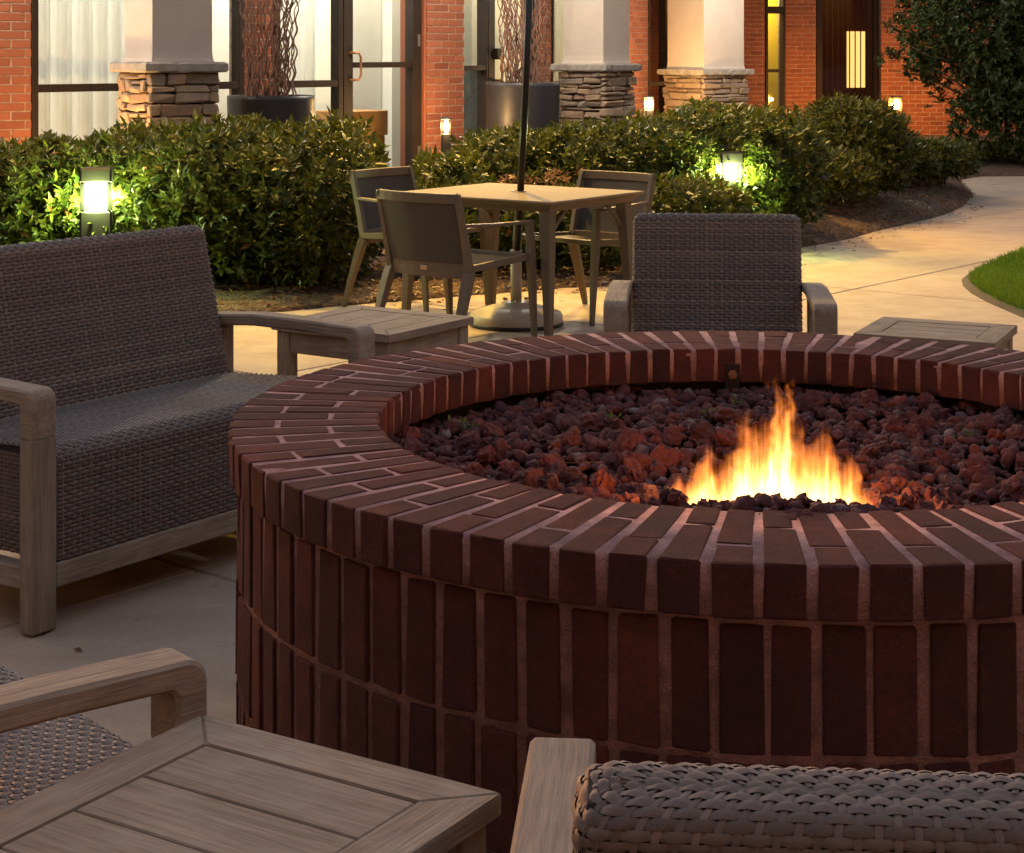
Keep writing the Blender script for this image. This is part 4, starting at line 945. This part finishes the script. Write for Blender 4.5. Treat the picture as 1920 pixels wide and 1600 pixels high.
# ------------------------------------------------------------------ dining set
RS = lambda w, h: [(-w / 2, -h / 2 + .003), (-w / 2 + .003, -h / 2), (w / 2 - .003, -h / 2), (w / 2, -h / 2 + .003), (w / 2, h / 2 - .003), (w / 2 - .003, h / 2), (-w / 2 + .003, h / 2), (-w / 2, h / 2 - .003)]
def dining_chair(label, loc, rz):
    t = thing('dining_chair', label, 'chair', loc, rz, 'taupe dining chairs'); hw = .265
    yb = lambda z: .20 + max(0, z - .40) * .26; cv = lambda x: -.035 * (x / hw) ** 2 + .035
    def rail(nm, z, h, th=.024, x0=-hw, x1=hw):
        b = MB(); b.tube([(x0 + (x1 - x0) * i / 8, yb(z) + cv(x0 + (x1 - x0) * i / 8), z) for i in range(9)], 1, sec=RS(th, h)); part(nm, b, M['taupe'], t)
    rail('top_rail', .757, .048); rail('bottom_rail', .405, .078)
    for s in (-1, 1):
        x = s * (hw - .012)
        b = MB(); b.tube([(x, yb(.37) + .0, .37), (x, yb(.55), .55), (x, yb(.70), .70), (x - s * .002, yb(.762), .762), (x - s * .012, yb(.779), .779)], [1, .85, .8, .8, .62], sec=RS(.042, .034)); part('back_post', b, M['taupe'], t)
        b = MB(); b.tube([(x, .205, .40), (x + s * .004, .23, .34), (x + s * .012, .30, .14), (x + s * .018, .345, .004)], [1.1, 1.15, .85, .6], sec=RS(.046, .036)); part('leg', b, M['taupe'], t)
        xf = s * (hw + .012)
        b = MB(); b.tube([(xf, -.235, .612), (xf, -.245, .43), (xf, -.262, .2), (xf, -.275, .004)], [.9, 1.15, .9, .62], sec=RS(.042, .030)); part('leg', b, M['taupe'], t)
        b = MB(); b.tube([(x, yb(.60) - .005, .625), (s * (hw + .008), .05, .617), (xf, -.12, .614), (xf, -.25, .612)], 1, sec=RS(.032, .016)); part('arm', b, M['taupe'], t)
        b = MB(); b.tube([(s * (hw - .004), .20, .415), (s * (hw + .002), -.24, .438)], 1, sec=RS(.020, .034)); part('seat_rail', b, M['taupe'], t)
        for yy, xx in ((.345, x + s * .018), (-.275, xf)):
            b = MB(); b.lathe([(.010, 0), (.010, .006)], 8, (xx, yy)); part('glide', b, M['boll'], t)
    b = MB(); b.tube([(-hw, -.235, .438), (hw, -.235, .438)], 1, sec=RS(.026, .026)); part('front_rail', b, M['taupe'], t)
    V = []; F = []; n = 8
    for j, z in enumerate((.440, .52, .62, .735)):
        for i in range(n + 1): x = -hw + .03 + (2 * hw - .06) * i / n; V.append((x, yb(z) + cv(x) + .003, z))
    m = n + 1; k = len(V); V += [(x, y + .005, z) for x, y, z in V]
    for j in range(3):
        for i in range(n): a = j * m + i; F += [(a, a + 1, a + m + 1, a + m), (k + a, k + a + m, k + a + m + 1, k + a + 1)]
    b = MB(); b.add(V, F); part('back_sling', b, M['sling'], t, True)
    V = [(x, y, .437 - (.022 * (y + .23) / .43) - .012 * math.cos(x / hw * 1.5) * math.sin((y + .23) / .43 * 3.1)) for y in (-.222, -.11, 0, .1, .19) for x in (-.252, -.12, 0, .12, .252)]
    b = MB(); b.add(V, [(j * 5 + i, j * 5 + i + 1, j * 5 + i + 6, j * 5 + i + 5) for j in range(4) for i in range(4)]); k = len(b.v); b.add([(x, y, z - .006) for x, y, z in V], [(j * 5 + i, j * 5 + i + 5, j * 5 + i + 6, j * 5 + i + 1) for j in range(4) for i in range(4)]); part('seat_sling', b, M['sling'], t, True)
    b = MB(); b.cbox(-.022, .022, yb(.405) + .048, yb(.405) + .0505, .398, .420, .0008); part('plate', b, M['tagm'], t)
    return t
TH = .715; tc = Vector((.035, 9.40, 0)); ta = Vector((.59, .81, 0)).normalized(); tbv = Vector((-ta.y, ta.x, 0)); tl, tw = .88, 1.04
t = thing('dining_table', 'square taupe patio table around the umbrella pole', 'table', tc, math.atan2(ta.y, ta.x))
b = MB(); b.cbox(-tl / 2, tl / 2, -tw / 2, tw / 2, TH - .014, TH, .004); part('table_top', b, M['taupetop'], t)
V = []; 
for z, e in ((TH - .0145, .004), (TH - .03, .03), (TH - .055, .05), (TH - .058, .06)): V += [(sx * (tl / 2 - e), sy * (tw / 2 - e), z) for sx, sy in ((-1, -1), (1, -1), (1, 1), (-1, 1))]
b = MB(); b.add(V, [(4 * r + i, 4 * r + 4 + i, 4 * r + 4 + (i + 1) % 4, 4 * r + (i + 1) % 4) for r in range(3) for i in range(4)] + [(0, 1, 2, 3), (15, 14, 13, 12)]); part('apron', b, M['taupe'], t)
for sx in (-1, 1):
    for sy in (-1, 1):
        x, y = sx * (tl / 2 - .085), sy * (tw / 2 - .085)
        b = MB(); b.tube([(x, y, TH - .059), (x + sx * .012, y + sy * .012, .45), (x + sx * .03, y + sy * .03, .006)], [1.25, 1.1, .62], sec=RS(.052, .052)); part('leg', b, M['taupe'], t)
        b = MB(); b.tube([(x - sx * .16, y, TH - .06), (x + sx * .002, y, TH - .20)], 1, sec=RS(.016, .022)); part('brace', b, M['taupe'], t)
b = MB(); b.lathe([(.040, TH + .0003), (.040, TH + .004), (.026, TH + .005), (.026, TH + .0003)], 20, closed=True); part('pole_ring', b, M['taupe'], t)
b = MB(); b.cbox(tl / 2 - .018, tl / 2 - .012, -.22, -.185, TH - .036, TH - .018, .0008); part('plate', b, M['tagm'], t)

t = thing('patio_umbrella', 'black umbrella pole standing through the patio table on a round weighted base', 'umbrella', (.022, 9.43, 0))
b = MB(); b.lathe([(.001, .0), (.245, .0), (.25, .008), (.25, .055), (.243, .066), (.15, .098), (.085, .108), (.080, .122), (.05, .126), (.001, .126)], 48); part('base', b, M['basem'], t, True)
b = MB(); b.lathe([(.252, .004), (.254, .008), (.254, .018), (.252, .022)], 48); part('rubber_rim', b, M['boll'], t, True)
b = MB(); b.lathe([(.001, .12), (.03, .12), (.03, .40), (.001, .40)], 20); part('sleeve', b, M['basem'], t, True)
b = MB(); b.tube([(-.03, -.005, .20), (-.06, -.012, .20)], .006, 6); b.tube([(-.06, -.012, .185), (-.06, -.012, .215)], .007, 6); part('clamp_knob', b, M['basem'], t, True)
for a in range(3):
    b = MB(); b.lathe([(.001, .13), (.014, .13), (.012, .142), (.001, .145)], 8, (.066 * math.cos(a * 2.1 + .6), .066 * math.sin(a * 2.1 + .6))); part('bolt', b, M['steel'], t)
lean = .040
b = MB(); b.tube([(0, 0, .25), (lean * 1.2, 0, 1.2), (lean * 2.6, 0, 2.6)], .0195, 14); part('pole', b, M['pole'], t, True)
b = MB(); prof = [(.001, 2.58), (.05, 2.5), (.10, 2.2), (.115, 2.02), (.10, 1.98), (.03, 2.0)]
b.lathe(prof, 24); b.v = [(x * (1 + .22 * math.cos(8 * math.atan2(y, x))) + lean * z, y * (1 + .22 * math.cos(8 * math.atan2(y, x))), z) for x, y, z in b.v]; part('folded_canopy', b, M['canvas'], t, True)

cb = Vector((-.449, 8.57, 0)); fd = Vector((.62, .78, 0)).normalized(); cc = cb + fd * .28
dining_chair('taupe sling dining chair turned away from the camera in front of the table', cc, face(fd.x, fd.y))
cb = Vector((-.75, 10.28, 0)); fd = Vector((.80, -.60, 0)).normalized(); cc = cb + fd * .28
dining_chair('taupe sling dining chair half hidden behind the front chair by the left hedge', cc, face(fd.x, fd.y))
cb = Vector((.585, 9.98, 0)); fd = Vector((-.66, -.75, 0)).normalized(); cc = cb + fd * .28
dining_chair('taupe sling dining chair on the right of the table facing the camera', cc, face(fd.x, fd.y))

# ------------------------------------------------------------------ fire pit
PX, PY, PH, RO, RI, NB = .52, 3.69, .70, 1.10, .795, 88
pit = thing('fire_pit', 'round red brick fire pit with a wide rowlock cap in the foreground', 'fire pit', (PX, PY, 0)); CH = .084; RWall = 1.082
def hw_cap(r): return math.pi / NB * r - (.0042 + .0040 * (r - RI) / (RO - RI))
def cap_mesh(r0, r1, seed):
    rn = random.Random(seed); b = MB()
    b.cbox(r0, r1, -1, 1, PH - CH, PH, .0, None); b = MB(); c = .0032; lo, hi_ = r0, r1
    def fn(x, y, z): return (x, y * hw_cap(x), z)
    # chamfer in tangential direction is relative, so build with y in units of half width
    V = MB(); V.cbox(lo, hi_, -1, 1, PH - CH, PH, c, None)
    out = []; wv = rn.uniform(.94, 1.04)
    for (x, y, z) in V.v:
        yy = (1 if y > 0 else -1) * (hw_cap(x) - (c if abs(abs(y) - 1) > 1e-4 else 0)); out.append((x + rn.uniform(-.0024, .0024), yy * wv + rn.uniform(-.0024, .0024), z + rn.uniform(-.0012, .0010)))
    V.v = out; return V.mesh('brick', M['pbrick'])
SP = [(RI, RI + .100), (RI + .109, RO), (RI, RI + .203), (RI + .212, RO)]
caps = [[cap_mesh(a, e, 10 * i + k) for k in range(8)] for i, (a, e) in enumerate(SP)]
rn = random.Random(3)
for k in range(NB):
    a = 2 * math.pi * (k + .5) / NB; A_ = (k % 2 == 0)
    if rn.random() < .08: A_ = not A_
    for i in ((0, 1) if A_ else (2, 3)):
        o = link('brick', caps[i][rn.randrange(8)], pit, (0, 0, rn.uniform(.0002, .0020)), (0, 0, a + rn.uniform(-.0016, .0016)))
SH = .1955; zt = PH - CH - .010; smesh = []
for k in range(12):
    r_ = random.Random(90 + k); b = MB(); hw_ = .0315 + r_.uniform(-.003, .0025); b.cbox(RWall - .08, RWall + r_.uniform(-.001, .0015), -hw_, hw_, 0, SH + r_.uniform(-.004, .002), .0032, None, .0024, r_); smesh.append(b.mesh('brick', M['pbrick']))
rest = MB()
for c in range(3):
    z = zt - SH - c * (SH + .0115)
    for k in range(NB):
        a = 2 * math.pi * (k + .5) / NB + .012; d = (math.atan2(-PY, -PX) - a + math.pi) % (2 * math.pi) - math.pi
        if abs(d) < R(84):
            link('brick', smesh[rn.randrange(12)], pit, (rn.uniform(-.0015, .0015) * math.cos(a), rn.uniform(-.0015, .0015) * math.sin(a), z + rn.uniform(-.002, .002)), (0, 0, a + rn.uniform(-.0018, .0018)))
        else:
            ca, sa = math.cos(a), math.sin(a); rest.cbox(RWall - .08, RWall, -.0315, .0315, z, z + SH, .0045, lambda x, y, zz: (x * ca - y * sa, x * sa + y * ca, zz))
part('brick_courses', rest, M['pbrick'], pit, kind='stuff')
b = MB(); b.lathe([(RI + .004, PH - CH + .003), (RO - .0050, PH - CH + .003), (RO - .0040, PH - .010), (RO - .006, PH - .0008), (RI + .006, PH - .0008), (RI + .0025, PH - .010)], 176, closed=True); 
b.v = [(x * (1 + .0016 * mnoise.noise((x * 17, y * 17, z * 40))), y * (1 + .0016 * mnoise.noise((x * 17, y * 17, z * 40))), z + .0009 * mnoise.noise((x * 30, y * 30, z * 30))) for x, y, z in b.v]; part('cap_mortar', b, M['pmortar'], pit, True)
b = MB(); b.lathe([(RWall - .06, 0), (RWall - .005, 0), (RWall - .005, zt + .002), (RWall + .004, PH - CH - .001), (RWall - .06, PH - CH - .001)], 176, closed=True); part('wall_mortar', b, M['pmortar'], pit, True)
b = MB(); b.lathe([(.84, .35), (.88, .35), (.88, PH - CH - .002), (.84, PH - CH - .002)], 96, closed=True); part('liner', b, M['dark'], pit, True)
# strap and bolt on the far inner face
ab = math.atan2(Wp(1450, 700, PH).y + 10 - PY - 10, 0); ab = math.radians(90 - 3.0)
br = link('bracket', None, pit, (0, 0, 0), (0, 0, ab))
b = MB(); b.cbox(RI - .006, RI + .004, -.019, .019, PH - CH - .03, PH - .036, .002); part('strap', b, M['iron'], br)
b = MB(); b.tube([(RI - .006, 0, PH - .062), (RI - .016, 0, PH - .062)], .012, 6); b.tube([(RI - .016, 0, PH - .062), (RI - .024, 0, PH - .062)], .007, 8); part('bolt', b, M['rust'], br)

# ------------------------------------------------------------------ lava rock filling
rocks = thing('lava_rock_bed', 'dark red lava rocks filling the fire pit', 'lava rocks', (PX, PY, .5))
def rock_mesh(seed, sub):
    bm = bmesh.new(); bmesh.ops.create_icosphere(bm, subdivisions=sub, radius=1); rn = random.Random(seed); s = Vector((rn.uniform(.8, 1.25), rn.uniform(.7, 1.05), rn.uniform(.6, .9))); o = Vector((seed * 3.7, seed, 0))
    for v in bm.verts:
        n = mnoise.noise(v.co * 1.2 + o) * .46 - abs(mnoise.noise(v.co * 2.3 + o)) * .40 + mnoise.noise(v.co * 4.4 + o) * .26 + mnoise.noise(v.co * 8.5 + o) * .16 + .12; v.co = Vector((v.co.x * s.x, v.co.y * s.y, v.co.z * s.z)) * (1 + n)
    me = bpy.data.meshes.new('rock'); bm.to_mesh(me); bm.free(); me.materials.append(M['lava']); return me
big = [rock_mesh(i, 3) for i in range(14)]; small = [rock_mesh(40 + i, 2) for i in range(6)] + [rock_mesh(60 + i, 1) for i in range(10)]
FX, FY = xat(1458, 3.16) - PX, 3.16 - PY                 # burner position relative to the pit centre
def bed_top(x, y):
    z = .598 + .020 * mnoise.noise((x * 4, y * 4, 0)); d = math.hypot((x - FX) / .22, (y - FY) / .10)
    z -= .03 * math.exp(-d * d)
    if y < FY - .07: z += .10 * min(1, (FY - .07 - y) / .10) * math.exp(-((x - FX) / .34) ** 2)
    return z
cand = []
rn = random.Random(21)
for i in range(3600):
    rr = .835 * math.sqrt(rn.random()); a = rn.uniform(0, 6.283); x, y = rr * math.cos(a), rr * math.sin(a); s = rn.choice((.007, .009, .011, .013, .015, .017, .022)) * rn.uniform(.85, 1.15)
    if math.hypot((x - FX) / .19, (y - FY) / .055) < 1: s *= .55
    cand.append((x, y, s))
vis_ = sorted(cand, key=lambda c: -(c[2] / (PY + c[1])) * (1 if c[1] > -.62 else .6))
for i, (x, y, s) in enumerate(vis_[:262]):
    link('rock', big[rn.randrange(14)], rocks, (x, y, bed_top(x, y) - .5 + rn.uniform(-.006, .012)), (rn.uniform(0, 6.28), rn.uniform(0, 6.28), rn.uniform(0, 6.28))).scale = (s * 1.12,) * 3
for k in range(33):                                     # loose row heaped against the near rim in front of the burner
    x = FX + (-.235 + .47 * (k + rn.random()) / 33); y = -math.sqrt((RI + .0) ** 2 - x * x) + rn.uniform(.05, .12); s = rn.uniform(.011, .019)
    link('rock', big[rn.randrange(14)], rocks, (x, y, .680 - .5 + rn.uniform(-.014, .006)), (rn.uniform(0, 6.28), rn.uniform(0, 6.28), rn.uniform(0, 6.28))).scale = (s * 1.1,) * 3
Vs, Fs, o = [], [], 0
sm = []
for me in small:
    v = np.zeros(len(me.vertices) * 3); me.vertices.foreach_get('co', v); f = np.zeros(len(me.polygons) * 3, dtype=np.int32); me.polygons.foreach_get('vertices', f); sm.append((v.reshape(-1, 3), f.reshape(-1, 3)))
for (x, y, s) in vis_[262:] + [(.8 * math.sqrt(q) * math.cos(w), .8 * math.sqrt(q) * math.sin(w), .010) for q, w in zip(rng.random(1300), rng.uniform(0, 6.28, 1300))]:
    v, f = sm[rn.randrange(16)]; q = np.array(Matrix.Rotation(rn.uniform(0, 6.28), 3, (rn.gauss(0, 1), rn.gauss(0, 1), rn.gauss(0, 1)))); Vs.append(v @ q.T * s + np.array([x, y, bed_top(x, y) - .5 - .006 + rn.uniform(-.008, .006)])); Fs.append(f + o); o += len(v)
link('small_rocks', np_mesh('small_rocks', np.concatenate(Vs), np.concatenate(Fs), M['lava']), rocks, kind='stuff')
b = MB(); b.lathe([(.001, .555 - .5), (.84, .555 - .5)], 48); part('rock_base', b, M['lava'], rocks)
# dry needles and weeds between the rocks
b = MB()
for i in range(34):
    a = rn.uniform(0, 6.28); rr = .75 * math.sqrt(rn.random()); x, y = rr * math.cos(a), rr * math.sin(a); 
    if abs(x - FX) < .25 and y < FY + .1: continue
    d = rn.uniform(0, 6.28); l = rn.uniform(.04, .1); z = bed_top(x, y) + .024; b.tube([(PX + x, PY + y, z), (PX + x + l * .5 * math.cos(d), PY + y + l * .5 * math.sin(d), z + rn.uniform(.004, .02)), (PX + x + l * math.cos(d + .3), PY + y + l * math.sin(d + .3), z + rn.uniform(-.005, .02))], .0006, 4)
tag(part('pine_needles', b, M['needle'], None), 'dry pine needles lying among the lava rocks', 'pine needles', kind='stuff')
def weed(label, px, py, h, n):
    p = Wp(px, py, .61); t = thing('weed', label, 'weed', (p.x, p.y, .585), 0, 'small weeds among the lava rocks'); k = n
    b = MB()
    for i in range(3): a = i * 2.1; b.tube([(0, 0, 0), (.008 * math.cos(a), .008 * math.sin(a), h * .5), (.02 * math.cos(a), .02 * math.sin(a), h)], .0012, 4)
    part('stalk', b, M['weed'], t)
    P = np.c_[rng.normal(0, .010, (k, 2)), rng.uniform(.3, 1, k) * h]; v, f = leaves_mesh(P, unit(np.c_[rng.normal(0, 1, (k, 2)), rng.uniform(.2, .9, k)]), unit(rng.normal(size=(k, 3)) + np.array([0, 0, 1])), rng.uniform(.008, .018, k), rng.uniform(.004, .008, k)); link('leaves', np_mesh('leaves', v, f, M['weed']), t)
weed('tiny green weed among the lava rocks nearest the inner left rim', 872, 800, .045, 16)
weed('tiny green weed among the lava rocks below the far rim joints', 1145, 790, .04, 14)
weed('tiny green weed against the far inner wall of the fire pit', 1382, 752, .04, 8)
weed('tiny green weed behind the flame tips', 1330, 778, .035, 12)
weed('tiny green weed in the rocks at the far right of the fire pit', 1815, 812, .035, 10)

# ------------------------------------------------------------------ fire
fire = thing('fire', 'bright orange and yellow gas flames rising from the lava rocks', 'fire', (PX + FX, PY + FY, .575))
b = MB(); n = 28; vs_ = []; ring = [(0, .95), (.02, 1), (.14, 1), (.20, .85), (.26, .5), (.31, .3)]
for z, k in ring:
    for j in range(n): a = 2 * math.pi * j / n; vs_.append((.232 * k * math.copysign(abs(math.cos(a)) ** .7, math.cos(a)), .062 * max(k, .6) * math.sin(a), z))
b.add(vs_, [(i * n + j, i * n + (j + 1) % n, (i + 1) * n + (j + 1) % n, (i + 1) * n + j) for i in range(len(ring) - 1) for j in range(n)] + [tuple(reversed(range(n))), tuple(range((len(ring) - 1) * n, len(ring) * n))])
part('flame', b, M['flame'], fire, True)
for i, x in enumerate((-.1, -.02, .08)):
    lamp_light(fire, 'fire_light', (x, 0, .09), .5, (1, .36, .08), .05)
